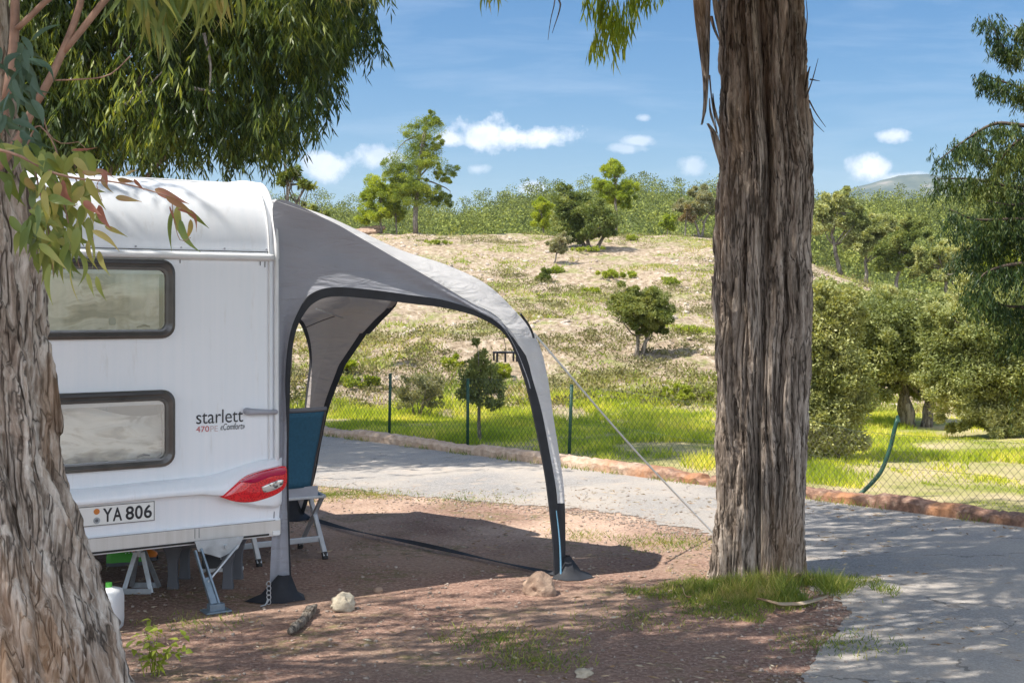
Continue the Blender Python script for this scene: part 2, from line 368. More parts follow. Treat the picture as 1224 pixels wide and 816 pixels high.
t.L.new(t.ramp(vo.outputs['Color'], [(.2, (.12, .10, .10)), (.5, (.75, .74, .72)), (.9, (.9, .8, .7))]), b.inputs['Base Color']); b.inputs['Roughness'].default_value = .12; b.inputs['Metallic'].default_value = .5; M['clear'] = m
m, t, b = newmat('tinted_acrylic'); b.inputs['Base Color'].default_value = (.70, .72, .70, 1); b.inputs['Roughness'].default_value = .02
b.inputs['Transmission Weight'].default_value = 0; gl = t.N.new('ShaderNodeBsdfGlossy'); gl.inputs['Roughness'].default_value = .03; gl.inputs[0].default_value = (.9, .93, .95, 1)
tp = t.N.new('ShaderNodeBsdfTransparent'); tp.inputs[0].default_value = (.86, .86, .82, 1); fr = t.n('ShaderNodeFresnel', i_IOR=1.5)
t.L.new(t.bump(t.noise(t.obj(), 2.4, 2), .10, .02), gl.inputs['Normal'])
fm = t.math('ADD', t.math('MULTIPLY', fr.outputs[0], 1.6), .22, clamp=True)
ms = t.N.new('ShaderNodeMixShader'); t.L.new(fm, ms.inputs[0]); t.L.new(tp.outputs[0], ms.inputs[1]); t.L.new(gl.outputs[0], ms.inputs[2]); t.L.new(ms.outputs[0], t.N['Material Output'].inputs[0]); M['glass'] = m

# ---------------------------------------------------------------- terrain
KU, KN, KA = np.array([-.684, .729]), np.array([.729, .684]), np.array([4.07, 10.0])
def kd(X, Y): return (X-KA[0])*KN[0]+(Y-KA[1])*KN[1]+.1
def kp(s, d): return KA+KU*s+KN*(d-.1)
def H(X, Y):
    X = np.asarray(X, float); Y = np.asarray(Y, float)
    d = kd(X, Y)
    und = sm((d-.6)/2)*(fbm(X*.5, Y*.5, 3.3, 4)-.47)*.25
    zc = 5.1-4.3*sm((X-8)/13)
    g = np.clip((Y-20.5)/39.5, 0, 1)
    hill = zc*(.8*g+.2*sm(g))
    hill = np.where(Y > 60, zc-np.clip(Y-60, 0, 45)*.13, hill)
    hill = hill+sm((Y-21)/6)*((fbm(X*.22, Y*.22, 1.3, 5)-.47)*1.1+(fbm(X*1.1, Y*.8, 7.3, 4)-.45)*.42)*(1-sm((Y-55)/8)*.5)
    u = X/np.maximum(Y, 20)
    zr = 13.4+3.6*sm((u+.15)/.3)-2.3*np.exp(-((u-.25)/.06)**2)+1.4*sm((u-.30)/.12)+.4*np.sin(u*31)+.35*np.sin(u*67+1)
    fr_ = zr*sm((Y-72)/118)*(1-.9*sm((Y-260)/250))+sm((Y-80)/30)*(fbm(X*.03, Y*.03, 9.1, 4)-.47)*9
    k = sm((Y-62)/22)
    z = hill*(1-k)+np.maximum(fr_, hill*(1-k)-2*k)*k
    return np.where(Y < 12, np.where(d > .3, und, 0), und+np.where(Y > 20, z, 0))
def Hs(x, y): return float(H(np.array([x]), np.array([y]))[0])
def seat(px, py, lo=12, hi=60):                   # where the sight line of a photo pixel meets the terrain
    Y = np.linspace(lo, hi, 3000); X = (px-CX)/F0*Y; h = H(X, Y); r = CZ-(py-HY)/F0*Y
    i = np.argmax(h >= r)
    if not (h >= r).any(): i = int(np.argmin(HY-F0*(h-CZ)/Y))
    return np.array([X[i], Y[i], h[i]])
Ys = np.r_[np.linspace(-25, 10, 12), np.linspace(10.4, 62, 260), 62+np.geomspace(.4, 2600, 170)]
As = np.linspace(-1.5, 1.5, 420)
YY, AA = np.meshgrid(Ys, As, indexing='ij'); XX = AA*(YY+38)
ZZ = H(XX, YY); ZZ = np.where(YY > 600, ZZ*np.clip(1-(YY-600)/400, 0, 1)-2, ZZ)
nI, nJ = XX.shape
idx = np.arange(nI*nJ).reshape(nI, nJ)
Fg = np.stack([idx[:-1, :-1], idx[:-1, 1:], idx[1:, 1:], idx[1:, :-1]], -1).reshape(-1, 4)
o = link(mesh_np('ground', np.stack([XX, YY, ZZ], -1), Fg, M['ground'], True), 'ground'); tag(o, kind='structure')
# road
rs = np.array([-30, -6, -4, -2.6, -1.85, -1.17, -.75, -.45, .1, .7, 1.42, 2.1, 2.86, 4, 5.4, 8, 14, 30])
rd = np.array([-9.5, -9, -8.6, -7.4, -6.0, -4.75, -3.75, -3.25, -2.95, -2.6, -2.1, -1.95, -1.93, -2.3, -2.74, -3.1, -3.3, -3.4])
ss = np.r_[np.linspace(-30, -5, 40), np.linspace(-4.98, 9, 900), np.linspace(9.1, 30, 60)]
dd = np.interp(ss, rs, rd)+(fbm(ss*2.5, ss*0, 4.4, 5)-.47)*.35+(fbm(ss*14, ss*0, 2.4, 4)-.45)*.26
fr_ = np.linspace(0, 1, 14)
Vr = np.array([[*kp(s, d0+(.01-d0)*f), .006] for s, d0 in zip(ss, dd) for f in fr_]).reshape(len(ss), 14, 3)
tag(MB().grid(Vr).build('road', M['road']), kind='structure')
# kerb with broken, crumbling edge
ks = np.linspace(-12, 16, 1100)
prof = [(-.02, -.02), (-.015, .075), (.02, .11), (.10, .12), (.19, .105), (.22, .03), (.23, -.03)]
Kv = []
for s in ks:
    brk = .75+.25*sm((fbm(np.array([s*1.3]), 0, 8.8, 3)[0]-.30)/.14)
    if 3.05 < s < 3.2: brk *= .55
    row = []
    for i, (dx, dz) in enumerate(prof):
        jx = (fbm(np.array([s*16]), i*2.3, 1.7, 3)[0]-.45)*.05; jz = (fbm(np.array([s*26]), i*1.9, 5.7, 4)[0]-.45)*.06
        q = kp(s, dx+jx); row.append([q[0], q[1], dz*brk*(1.0 if dz > 0 else 1)+(jz if dz > .05 else 0)])
    Kv.append(row)
tag(MB().grid(np.array(Kv)).build('kerb', M['curb']), kind='structure')
# mountain far off
mx = np.linspace(-200, 1500, 120); my = np.linspace(1250, 2100, 40)
MX, MY = np.meshgrid(mx, my, indexing='ij'); MU = MX/1600
zt = np.interp(MU, [-.2, .18, .235, .27, .30, .33, .36, .40, .45, .6, 1], [40, 116, 142, 155, 163, 169, 168, 163, 156, 140, 60])
MZ = zt*np.exp(-((MY-1600)/230)**2)+(fbm(MX*.01, MY*.01, 2.2, 5)-.47)*26-3
mt, t_, b_ = newmat('wooded_mountain'); n_ = t_.noise(t_.geo(), .02, 7, .7)
t_.L.new(t_.ramp(n_, [(.4, (.03, .055, .045)), (.56, (.08, .10, .075)), (.70, (.22, .20, .17))]), b_.inputs['Base Color']); b_.inputs['Roughness'].default_value = 1
tag(MB().grid(np.stack([MX, MY, MZ], -1)).build('mountain', mt, smooth=True), kind='structure')

# ---------------------------------------------------------------- leaf generators
def unit(v): return v/(np.linalg.norm(v, axis=-1, keepdims=True)+1e-12)
def rdir(n): return unit(rng.normal(size=(n, 3)))
def leafquads(P, D, L, W, fold=.25, pos=.42):
    n = len(P); L = np.broadcast_to(L, (n,))[:, None]; W = np.broadcast_to(W, (n,))[:, None]
    S = unit(np.cross(D, rdir(n))); N = np.cross(D, S)
    m = P+D*L*pos
    return np.stack([P, m+S*W/2+N*W*fold, P+D*L, m-S*W/2+N*W*fold], 1)
def quadobj(name, Q, mat, parent=None, near_clear=None):
    Q = np.concatenate(Q) if isinstance(Q, list) else Q
    me = mesh_np(name, Q.reshape(-1, 3), np.arange(len(Q)*4).reshape(-1, 4), mat)
    return link(me, name, parent)
def blob_leaves(C, rad, n, L, W, up=.0):
    d = rdir(n); r = rng.uniform(.15, 1, n)**.5*(1+.22*rng.normal(size=n)*rng.uniform(0, 1, n))
    P = C+d*r[:, None]*rad
    D = unit(d*.7+rdir(n)*.9+np.array([0, 0, up]))
    return leafquads(P, D, L*rng.uniform(.7, 1.3, n), W*rng.uniform(.7, 1.3, n))
def limb(a, b, r0, r1, n=7, bend=.12):
    a, b = np.asarray(a, float), np.asarray(b, float); L = np.linalg.norm(b-a)
    t = np.linspace(0, 1, n)[:, None]; off = rng.normal(size=3)*L*bend
    P = a+(b-a)*t+off*np.sin(t*math.pi)+rng.normal(size=(n, 3))*L*.02*np.sin(t*math.pi)
    return P, np.linspace(r0, r1, n)

# ---------------------------------------------------------------- background trees and bushes
def plant(name, label, cat, px, py, ells, leaf, nl, mat, tr=.0, clumps=26, cr=.36, group=None, trunks=None, up=.1, elong=.45, depth=None, dscale=.9, limbs=True, aspect=(1, 1, .75), dens_=1.3):
    B = seat(px, py) if depth is None else np.array([*U(px, py, depth)[:2], 0])
    if depth is not None: B[2] = Hs(B[0], B[1])
    Y = B[1]; k = Y/F0
    rt = root(name, B, label, cat, group)
    Q = []; cents = []
    tot = sum(e[2]*e[3] for e in ells)
    for cx, cy, rx, ry in ells:
        C = U(cx, cy, Y); Rr = np.array([rx*k, rx*k*dscale, ry*k])
        nc = max(5, int(1.35*clumps*rx*ry/tot)); d = rdir(nc*3); 
        fr = rng.uniform(.3, 1.04, nc*3); c = C+d*fr[:, None]*Rr
        c = c[c[:, 2] > B[2]+.02][:nc]
        base = cr*min(Rr[0], Rr[2])*(1 if len(ells) > 3 else .9)
        for q in c:
            rr = base*rng.uniform(.28, 1.25)
            Q.append(blob_leaves(q, np.array(aspect)*rr, int(dens_*nl*rx*ry/tot/len(c)*rng.uniform(.7, 1.3))+3, leaf, leaf*elong, up)); cents.append(q)
    quadobj('crown', Q, mat, rt)
    mb = MB()
    trunks = trunks or [[(px, py), (ells[0][0], ells[0][1])]]
    if tr:
        for tk in trunks:
            P = np.array([U(x, y, Y) for x, y in tk]); P[0] = [P[0][0], Y, B[2]-.08]
            P = res(P, 9); P[1:-1] += rng.normal(size=(7, 3))*tr*.25
            mb.tube(P, np.linspace(tr, tr*.4, 9), 7)
            if limbs:
                for q in random.sample(range(len(cents)), min(len(cents), 9)):
                    s = P[random.randint(4, 8)]; lp, lr = limb(s, cents[q], tr*.35, tr*.08, 5); mb.tube(lp, lr, 5)
    else:
        for q in random.sample(range(len(cents)), min(len(cents), 8)):
            lp, lr = limb(B+rng.normal(size=3)*.02-[0, 0, .03], cents[q], .012*max(1, Y/20), .004*max(1, Y/20), 5); mb.tube(lp, lr, 5)
    mb.build('trunk' if tr else 'stems', M['bark_s'], rt, smooth=True)
    return rt

plant('pine_tree', 'tall bright green pine standing alone on the hill crest above the awning', 'tree', 497, 279,
      [(497, 222, 30, 26), (492, 232, 40, 16), (508, 158, 24, 26), (500, 190, 30, 24), (522, 172, 14, 10), (470, 205, 20, 14), (531, 203, 20, 11), (480, 215, 26, 14), (533, 238, 18, 10), (520, 235, 20, 16), (527, 215, 18, 8), (515, 143, 13, 11)],
      .085, 52000, M['pine'], .13, 190, .40, trunks=[[(497, 279), (497, 245), (503, 200), (510, 145)]], up=.5, elong=.28)
plant('pine_tree', 'short yellow-green pine growing just left of the tall pine on the crest', 'tree', 455, 279,
      [(452, 222, 16, 12), (440, 238, 15, 11), (465, 235, 15, 14), (450, 256, 24, 10), (437, 262, 12, 9)],
      .12, 12000, M['yellow_pine'], .06, 70, .42, trunks=[[(455, 279), (455, 250), (452, 220)]], up=.5, elong=.3)
plant('pine_tree', 'thin pale pine squeezed between the yellow-green pine and the tall pine', 'tree', 474, 280,
      [(472, 243, 12, 12), (476, 258, 13, 7)], .14, 3500, M['pine'], .05, 22, .35, trunks=[[(474, 280), (473, 262), (472, 245)]], up=.5, elong=.3)
plant('pine_tree', 'bright pine with open layered crown rising behind the dark round oak', 'tree', 735, 277,
      [(735, 203, 15, 11), (722, 222, 16, 10), (748, 224, 15, 8), (735, 235, 22, 10), (755, 240, 8, 5), (748, 246, 10, 5)],
      .12, 13000, M['yellow_pine'], .09, 80, .40, trunks=[[(736, 277), (736, 240), (735, 200)]], up=.5, elong=.3)
plant('pine_tree', 'small bright pine beside the left edge of the dark round oak', 'tree', 650, 277,
      [(648, 255, 13, 14), (646, 268, 14, 8), (649, 243, 7, 8)], .14, 4500, M['yellow_pine'], .05, 26, .34, up=.5, elong=.3)
plant('holm_oak', 'dark green round oak with several stems on the hill crest', 'tree', 706, 297,
      [(702, 262, 36, 24), (680, 258, 24, 20), (722, 268, 22, 18), (678, 235, 17, 15), (690, 245, 20, 14), (700, 280, 36, 10)],
      .11, 26000, M['oak'], .09, 120, .40, trunks=[[(706, 297), (700, 280), (690, 250)], [(710, 297), (722, 282), (728, 262)], [(703, 297), (690, 283), (676, 262)]])
plant('cork_oak', 'spreading oak with rusty brown foliage and forked trunk on the crest beside the big trunk', 'tree', 836, 284,
      [(830, 250, 20, 14), (815, 245, 12, 10), (846, 243, 14, 14), (834, 232, 18, 10)], .13, 9000, M['greyshrub'], .07, 46, .36,
      trunks=[[(836, 284), (832, 268), (822, 250)], [(838, 284), (842, 268), (850, 250)]])
plant('cork_oak', 'small brown-crowned shrub oak at the foot of the forked crest oak', 'tree', 819, 283,
      [(820, 256, 11, 9)], .12, 1500, M['rust'], .04, 12, .36)
plant('young_pine', 'low bright yellow-green pine bush in front of the rusty oak', 'tree', 797, 279,
      [(799, 266, 9, 8)], .13, 1600, M['yellow_pine'], .03, 12, .4)
plant('small_tree', 'small leaning bush-like tree on the hillside in front of the dark round oak', 'tree', 663, 315,
      [(668, 292, 14, 11), (675, 285, 8, 7)], .09, 3500, M['greyshrub'], .035, 24, .36, trunks=[[(662, 316), (665, 304), (669, 292)]])
plant('shrub', 'round green shrub on the slope left of the lone hillside tree', 'shrub', 653, 337, [(653, 329, 8, 8), (651, 333, 9, 5)], .09, 1800, M['oak'], 0, 12)
plant('lone_tree', 'lone small tree with dense olive crown in the middle of the hillside', 'tree', 763, 429,
      [(765, 366, 34, 24), (752, 357, 26, 18), (778, 374, 26, 18), (765, 386, 20, 14), (790, 389, 12, 8), (776, 397, 9, 6)], .05, 34000, M['oak'], .055, 150, .36,
      trunks=[[(763, 429), (762, 408), (766, 385)], [(765, 410), (775, 400), (788, 392)]])
plant('young_tree', 'slim young tree with airy foliage growing behind the fence under the awning arch', 'tree', 573, 527,
      [(573, 452, 27, 22), (590, 462, 16, 14), (560, 472, 18, 14), (586, 482, 16, 10), (575, 428, 13, 12), (570, 412, 5, 10)], .055, 3400, M['olive'], .028, 90, .30,
      trunks=[[(573, 527), (572, 490), (574, 430)]], elong=.4)
plant('shrub', 'wispy grey shrub behind the green fence post nearest the caravan', 'shrub', 498, 500,
      [(498, 465, 27, 24), (515, 470, 20, 18), (482, 475, 16, 14)], .055, 5000, M['greyshrub'], 0, 60, .28, elong=.25, up=.7)
plant('shrub', 'bright yellow-green tuft shrub on the slope beside the far awning leg', 'shrub', 410, 446, [(410, 436, 14, 9)], .10, 1800, M['yellow_pine'], 0, 14, elong=.2, up=1)
hs = [(1010, 378, 30, 24, 'pale bushy shrub on the slope below the leaning brow oak'), (1125, 372, 26, 14, 'pale low shrub on the slope below the forked brow oak'), (1060, 366, 34, 18, 'broad pale shrub on the slope below the straight trunked oak'), (1165, 390, 34, 20, 'pale shrub on the slope beyond the dark drooping branches'), (430, 462, 30, 9, 'wide low green shrub patch on the slope above the lush grass by the caravan'), (598, 452, 18, 10, 'low bright green shrub on the slope beside the awning leg'), (755, 287, 9, 4, 'flat green shrub on the crest right of the dark oak'),
      (800, 340, 13, 5, 'small flat green shrub on the open slope above and right of the lone tree'), (700, 300, 26, 3, 'thin strip of green shrub at the shaded foot of the dark oak'), (812, 478, 34, 10, 'broad green shrub patch on the slope left of the big trunk'),
      (735, 332, 34, 5, 'long green shrub patch on the slope above the lone tree'), (822, 398, 14, 5, 'little green shrub on the slope between lone tree and big trunk'), (667, 326, 9, 4, 'tiny shrub close to the leaning hillside tree'),
      (706, 350, 12, 4, 'yellowish low shrub on the slope just left of the lone tree crown'), (540, 440, 16, 9, 'low green shrub on the slope above the wispy grey shrub'), (525, 292, 18, 3, 'flat green shrub in the shade of the tall pine')]
for x, y, rx, ry, lb in hs:
    plant('hill_shrub', lb, 'shrub', x, y, [(x, y-ry*.6, rx, ry)], .08 if y < 400 else .055, int(300+rx*ry*9), M['olive'] if x > 900 else M['shrub'], 0, 16, .45, group='low shrubs on the hillside')
# right side
plant('cork_oak', 'oak with leaning dark trunk and pale crown, nearest the big trunk on the brow', 'tree', 1005, 313,
      [(1000, 250, 28, 22), (985, 264, 20, 22), (1020, 260, 22, 18), (995, 236, 22, 14)], .11, 17000, M['olive'], .10, 55, .32, trunks=[[(1006, 313), (998, 296), (995, 275), (1002, 255)]])
plant('cork_oak', 'oak with straight pale trunk standing on the bare brow', 'tree', 1037, 333,
      [(1040, 284, 30, 20), (1022, 292, 18, 16), (1057, 275, 22, 18), (1042, 265, 22, 12)], .10, 17000, M['olive'], .085, 60, .32, trunks=[[(1037, 334), (1035, 312), (1040, 285)]])
plant('holm_oak', 'dark green oak behind the pale trunked oak on the bare brow', 'tree', 1070, 328,
      [(1076, 300, 32, 22), (1085, 276, 26, 20), (1097, 315, 26, 18), (1060, 305, 22, 18)], .10, 20000, M['oak'], .08, 66, .32)
plant('cork_oak', 'pale oak with forked trunk, lowest of the oaks on the brow', 'tree', 1132, 352,
      [(1128, 315, 30, 22), (1147, 325, 24, 18), (1113, 302, 20, 16), (1140, 298, 24, 16)], .10, 16000, M['olive'], .08, 55, .32, trunks=[[(1133, 353), (1130, 335), (1122, 318)], [(1134, 350), (1142, 332), (1150, 318)]])
plant('cork_oak', 'oak partly hidden by the dark drooping branches at the right edge', 'tree', 1186, 350,
      [(1185, 305, 26, 20), (1205, 320, 24, 20), (1170, 325, 16, 14)], .11, 9000, M['shrub'], .08, 50, .34)
plant('bush', 'large two-tone bush directly behind the big trunk at the fence', 'bush', 990, 560,
      [(985, 500, 38, 48), (965, 460, 36, 44), (1006, 450, 38, 40), (975, 400, 38, 40), (1005, 520, 26, 26), (950, 520, 26, 34), (988, 358, 34, 30), (1014, 480, 28, 28), (1000, 390, 36, 34)],
      .045, 90000, M['olive'], .04, 260, .42, dscale=.8, depth=14.0, trunks=[[(990, 560), (985, 500), (975, 400)], [(995, 560), (1010, 500), (1005, 450)]])
plant('cork_oak', 'dark stemmed green oak with bare trunks beyond the bent fence post', 'tree', 1086, 508,
      [(1070, 402, 58, 38), (1040, 425, 42, 42), (1100, 415, 46, 36), (1060, 372, 46, 26), (1025, 395, 38, 34), (1085, 455, 32, 22), (1050, 462, 32, 20), (1116, 458, 26, 26), (1065, 385, 60, 30), (1118, 385, 40, 34), (1015, 430, 34, 40)],
      .052, 85000, M['olive'], .10, 240, .46, depth=18.5, trunks=[[(1090, 509), (1082, 480), (1075, 430)], [(1080, 509), (1080, 470), (1084, 420)], [(1107, 507), (1112, 480), (1120, 450)]])
plant('cork_oak', 'big pale yellow-green oak reaching down to the fence at the right edge', 'tree', 1190, 524,
      [(1175, 430, 60, 54), (1140, 450, 42, 44), (1205, 395, 60, 46), (1160, 382, 48, 38), (1210, 470, 54, 40), (1150, 490, 34, 26), (1180, 500, 44, 24), (1240, 440, 60, 60), (1128, 405, 36, 40), (1120, 450, 30, 40), (1150, 360, 44, 28)],
      .048, 110000, M['olive'], .09, 280, .42, depth=16.5, trunks=[[(1196, 526), (1190, 490), (1180, 440)], [(1200, 526), (1215, 480), (1225, 430)]])
# far wood on the hills: one mass
Q = []
C_, Tm = [], MB()
nb = 5000
Yb = 74+rng.uniform(0, 1, nb*2)**1.15*150; ub = rng.uniform(-.30, .52, nb*2); Xb = ub*Yb
keep = (rng.uniform(size=nb*2) < .5) | (ub > .22); Xb, Yb, ub = Xb[keep], Yb[keep], ub[keep]
Zb = H(Xb, Yb); pxs, pys = CX+F0*Xb/Yb, HY-F0*(Zb+2.5-CZ)/Yb
vis = (pys < 385) & ((pxs > 930) | (pys < 290)); Xb, Yb, Zb = Xb[vis], Yb[vis], Zb[vis]
for x, y, z in zip(Xb, Yb, Zb):
    h = rng.uniform(.5, 1.5)*(1+.5*(rng.uniform() < .2)); w = rng.uniform(.8, 1.9)
    Q.append(blob_leaves(np.array([x, y, z+h*.7]), np.array([w, w, h]), 125, .25, .17, .2))
# taller pines on the ridge
for i in range(330):
    u = rng.uniform(-.28, .5); y = rng.uniform(168, 200); x = u*y; z = Hs(x, y); h = rng.uniform(1.6, 3.8)
    Q.append(blob_leaves(np.array([x, y, z+h]), np.array([rng.uniform(.6, 1.3), 1, rng.uniform(.5, 1.0)]), 80, .24, .15, .4))
quadobj('far_wood', Q, M['forest']); tag(bpy.data.objects['far_wood'], 'distant wood of scrub and pines covering the hills beyond the crest', 'wood', kind='stuff')

# ---------------------------------------------------------------- grass, stones, litter
def blades(P, h, w, lean=.35):
    n = len(P); az = rng.uniform(0, 2*math.pi, n)
    D = unit(np.stack([np.cos(az)*lean*rng.uniform(.2, 1.3, n), np.sin(az)*lean*rng.uniform(.2, 1.3, n), np.ones(n)], 1))
    return leafquads(P, D, h, w, .15, .3)
def ground_pts(n, s0, s1, d0, d1):
    s = rng.uniform(s0, s1, n); d = rng.uniform(d0, d1, n); q = KA[None]+KU*s[:, None]+KN*(d-.1)[:, None]
    return q[:, 0], q[:, 1], s, d
x, y, s, d = ground_pts(340000, -9, 14, .35, 9)
px_ = CX+F0*x/y
dens = fbm(x*1.3, y*1.3, 6.1, 4)
edge = .35+sm((s+2)/-5)*.5+.0
k = (y < 21.5+(fbm(x*.6, y*0, 2.2, 3)-.4)*4) & (px_ < 1330) & (px_ > 330) & (dens > .36+.15*sm((.9-d)/.5)+.12*(rng.uniform(size=len(x))))
k &= ~((px_ > 850) & (d < .75+.35*fbm(x*2, y*2, 1.1, 2)))
x, y = x[k], y[k]; n = len(x)
h = (.06+.17*sm((fbm(x*.9, y*.9, 4.1, 3)-.3)/.35))*rng.uniform(.6, 1.3, n)*np.where(CX+F0*x/y > 850, .6, 1.0)
o = quadobj('verge_grass', blades(np.stack([x, y, H(x, y)-.02], 1), h, .012*rng.uniform(.7, 1.5, n), .62), M['grass']); tag(o, 'lush bright green grass between the fence and the hill', 'grass', kind='stuff')
# hill tufts
n = 34000; y = 20.5+rng.uniform(0, 1, n)**1.3*42; u = rng.uniform(-.22, .45, n); x = u*y
gm = fbm(x*.5+3, y*.35, 3.1, 4); k = gm > .51+rng.uniform(-.06, .06, n); x, y = x[k], y[k]
Q = []
for i in range(5):
    ox, oy = rng.normal(size=(2, len(x)))*.07; Q.append(blades(np.stack([x+ox, y+oy, H(x+ox, y+oy)-.02], 1), rng.uniform(.05, .18, len(x)), .03, 1.0))
o = quadobj('hill_grass', Q, M['dry']); tag(o, 'sparse dry and green grass tufts over the stony hillside', 'grass', kind='stuff')
Qs = []
n = 1500; yq = 21+rng.uniform(0, 1, n)**1.15*39; uq = rng.uniform(-.22, .36, n); xq = uq*yq; kq_ = fbm(xq*.35+2, yq*.22, 5.1, 4) > .49
for x_, y_, in zip(xq[kq_], yq[kq_]):
    r_ = rng.uniform(.10, .42); Qs.append(blob_leaves(np.array([x_, y_, Hs(x_, y_)+r_*.15]), np.array([r_*1.5, r_, r_*.38]), int(40+260*r_), .07, .028, .3))
o = quadobj('low_scrub', Qs, foliage('dry_low_scrub', [(.07, .06, .035), (.14, .14, .05), (.22, .20, .09), (.27, .29, .07)], .15, .8, .5, .35)); tag(o, 'dry brown and olive low scrub tangled over the hillside', 'scrub', kind='stuff')
def rockverts(r, n=2, rough=.35, seed=0):
    bm = bmesh.new(); bmesh.ops.create_icosphere(bm, subdivisions=n, radius=1)
    V = np.array([v.co[:] for v in bm.verts]); F = [[v.index for v in f.verts] for f in bm.faces]; bm.free()
    k = 1+rough*(fbm(V[:, 0]*1.2+seed, V[:, 1]*1.2, V[:, 2]*1.2+seed, 3)-.45)*2
    for j in range(5):
        nn = unit(np.random.default_rng(int(seed*10)+j).normal(size=3)); dt = V@nn; k = np.where(dt > .72, k*(.72/np.maximum(dt, .72))**.8, k)
    return V*k[:, None]*np.asarray(r), F
def stones(name, P, sizes, mat, label, sub=1):
    mb = [rockverts((1, 1, .6), sub, .45, s) for s in range(6)]
    Vs, Fs, off = [], [], 0
    for i, (p, r) in enumerate(zip(P, sizes)):
        V, F = mb[i % 6]; a = rng.uniform(0, 6.28); c, s = math.cos(a), math.sin(a)
        W = V*r*rng.uniform(.7, 1.3, 3); W = np.stack([W[:, 0]*c-W[:, 1]*s, W[:, 0]*s+W[:, 1]*c, W[:, 2]], 1)+p
        Vs.append(W); Fs.append(np.array(F)+off); off += len(V)
    o = link(mesh_np(name, np.concatenate(Vs), np.concatenate(Fs), mat), name); return tag(o, label, 'stones', kind='stuff')
n = 7000; y = 21+rng.uniform(0, 1, n)**1.1*40; u = rng.uniform(-.2, .4, n); x = u*y
k = fbm(x*.45+9, y*.3, 8.1, 4) > .50; x, y = x[k], y[k]
stones('hill_stones', np.stack([x, y, H(x, y)], 1), .02+.11*rng.uniform(0, 1, len(x))**4, M['hillrock'], 'pale stones scattered over the dry hillside')
n = 9000; x = rng.uniform(-3.5, 4.5, n); y = 4+rng.uniform(0, 1, n)**1.2*8; k = kd(x, y) < -.05
k &= (rng.uniform(size=n) < np.where(kd(x, y) > np.interp((x-KA[0])*KU[0]+(y-KA[1])*KU[1], rs, rd), .12, 1)); x, y = x[k], y[k]
s_ = rng.uniform(-4, 9, 9000); d_ = np.interp(s_, rs, rd)+rng.normal(size=9000)*.16*(.5+fbm(s_*2, s_*0, 9.9, 3)*1.6); q = KA[None]+KU*s_[:, None]+KN*(d_-.1)[:, None]
x = np.r_[x, q[:, 0]]; y = np.r_[y, q[:, 1]]
stones('gravel', np.stack([x, y, 0*x+.004], 1), .003+.012*rng.uniform(0, 1, len(x))**3, M['pebble'], 'small pebbles strewn over the reddish soil and road edge')
n = 6500; x = rng.uniform(-3.5, 4.8, n); y = 4+rng.uniform(0, 1, n)**1.2*8; k = kd(x, y) < -.05; x, y = x[k], y[k]
k2 = fbm(x*1.2, y*1.2, 2.9, 3) > .40+.1*rng.uniform(size=len(x)); x, y = x[k2], y[k2]; n = len(x)
az = rng.uniform(0, 6.28, n); D = unit(np.stack([np.cos(az), np.sin(az), rng.uniform(-.02, .12, n)], 1))
o = quadobj('leaf_litter', leafquads(np.stack([x, y, 0*x+.012], 1), D, rng.uniform(.015, .08, n), rng.uniform(.004, .013, n)), M['litter']); tag(o, 'fallen leaves and bark scraps strewn over the soil and road', 'leaf litter', kind='stuff')
# grass at the foot of the big trunk
T0 = G(908, 691)
n = 24000; a = rng.uniform(0, 6.28, n); r = rng.uniform(0, 1, n)**.7
x = T0[0]-.04+np.cos(a)*r*.86; y = T0[1]-.36+np.sin(a)*r*.80
dn = fbm(x*3, y*3, 5.5, 4); k = (dn > .36+.30*r**1.6+rng.uniform(-.06, .06, n)); x, y, r = x[k], y[k], r[k]; n = len(x)
h = (.03+.15*np.exp(-(((x-T0[0]-.12)/.42)**2+((y-T0[1]+.42)/.26)**2)))*rng.uniform(.3, 1.6, n)*(.5+fbm(x*7, y*7, 1.5, 3))
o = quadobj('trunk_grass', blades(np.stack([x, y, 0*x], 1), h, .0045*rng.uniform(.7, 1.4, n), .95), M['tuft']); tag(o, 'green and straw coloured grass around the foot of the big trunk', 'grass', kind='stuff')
Q = []
for cx, cy, rad, cnt in ((388, 592, .5, 1400), (450, 592, .35, 500), (600, 765, .35, 700), (640, 790, .3, 500), (1005, 770, .3, 500), (800, 650, .4, 900), (560, 598, .5, 400), (770, 740, .5, 350), (700, 640, .3, 260), (230, 745, .3, 200)):
    c = G(cx, cy); a = rng.uniform(0, 6.28, cnt); r = rng.uniform(0, 1, cnt)**.8*rad*(.4+fbm(np.cos(a)*2+cx, np.sin(a)*2, 1.0, 3))
    Q.append(blades(np.stack([c[0]+np.cos(a)*r*1.4, c[1]+np.sin(a)*r, a*0], 1), rng.uniform(.015, .055, cnt), .005, 1.2))
x, y, s, d = ground_pts(2600, -4, 12, -.12, .02); k = fbm(s*3, d*0, 3.3, 3) > .5; x, y = x[k], y[k]
Q.append(blades(np.stack([x, y, 0*x], 1), rng.uniform(.03, .10, len(x)), .007, .9))
o = quadobj('sparse_grass', Q, M['tuft']); tag(o, 'thin low grass tufts dotted over the soil and kerb foot', 'grass', kind='stuff')

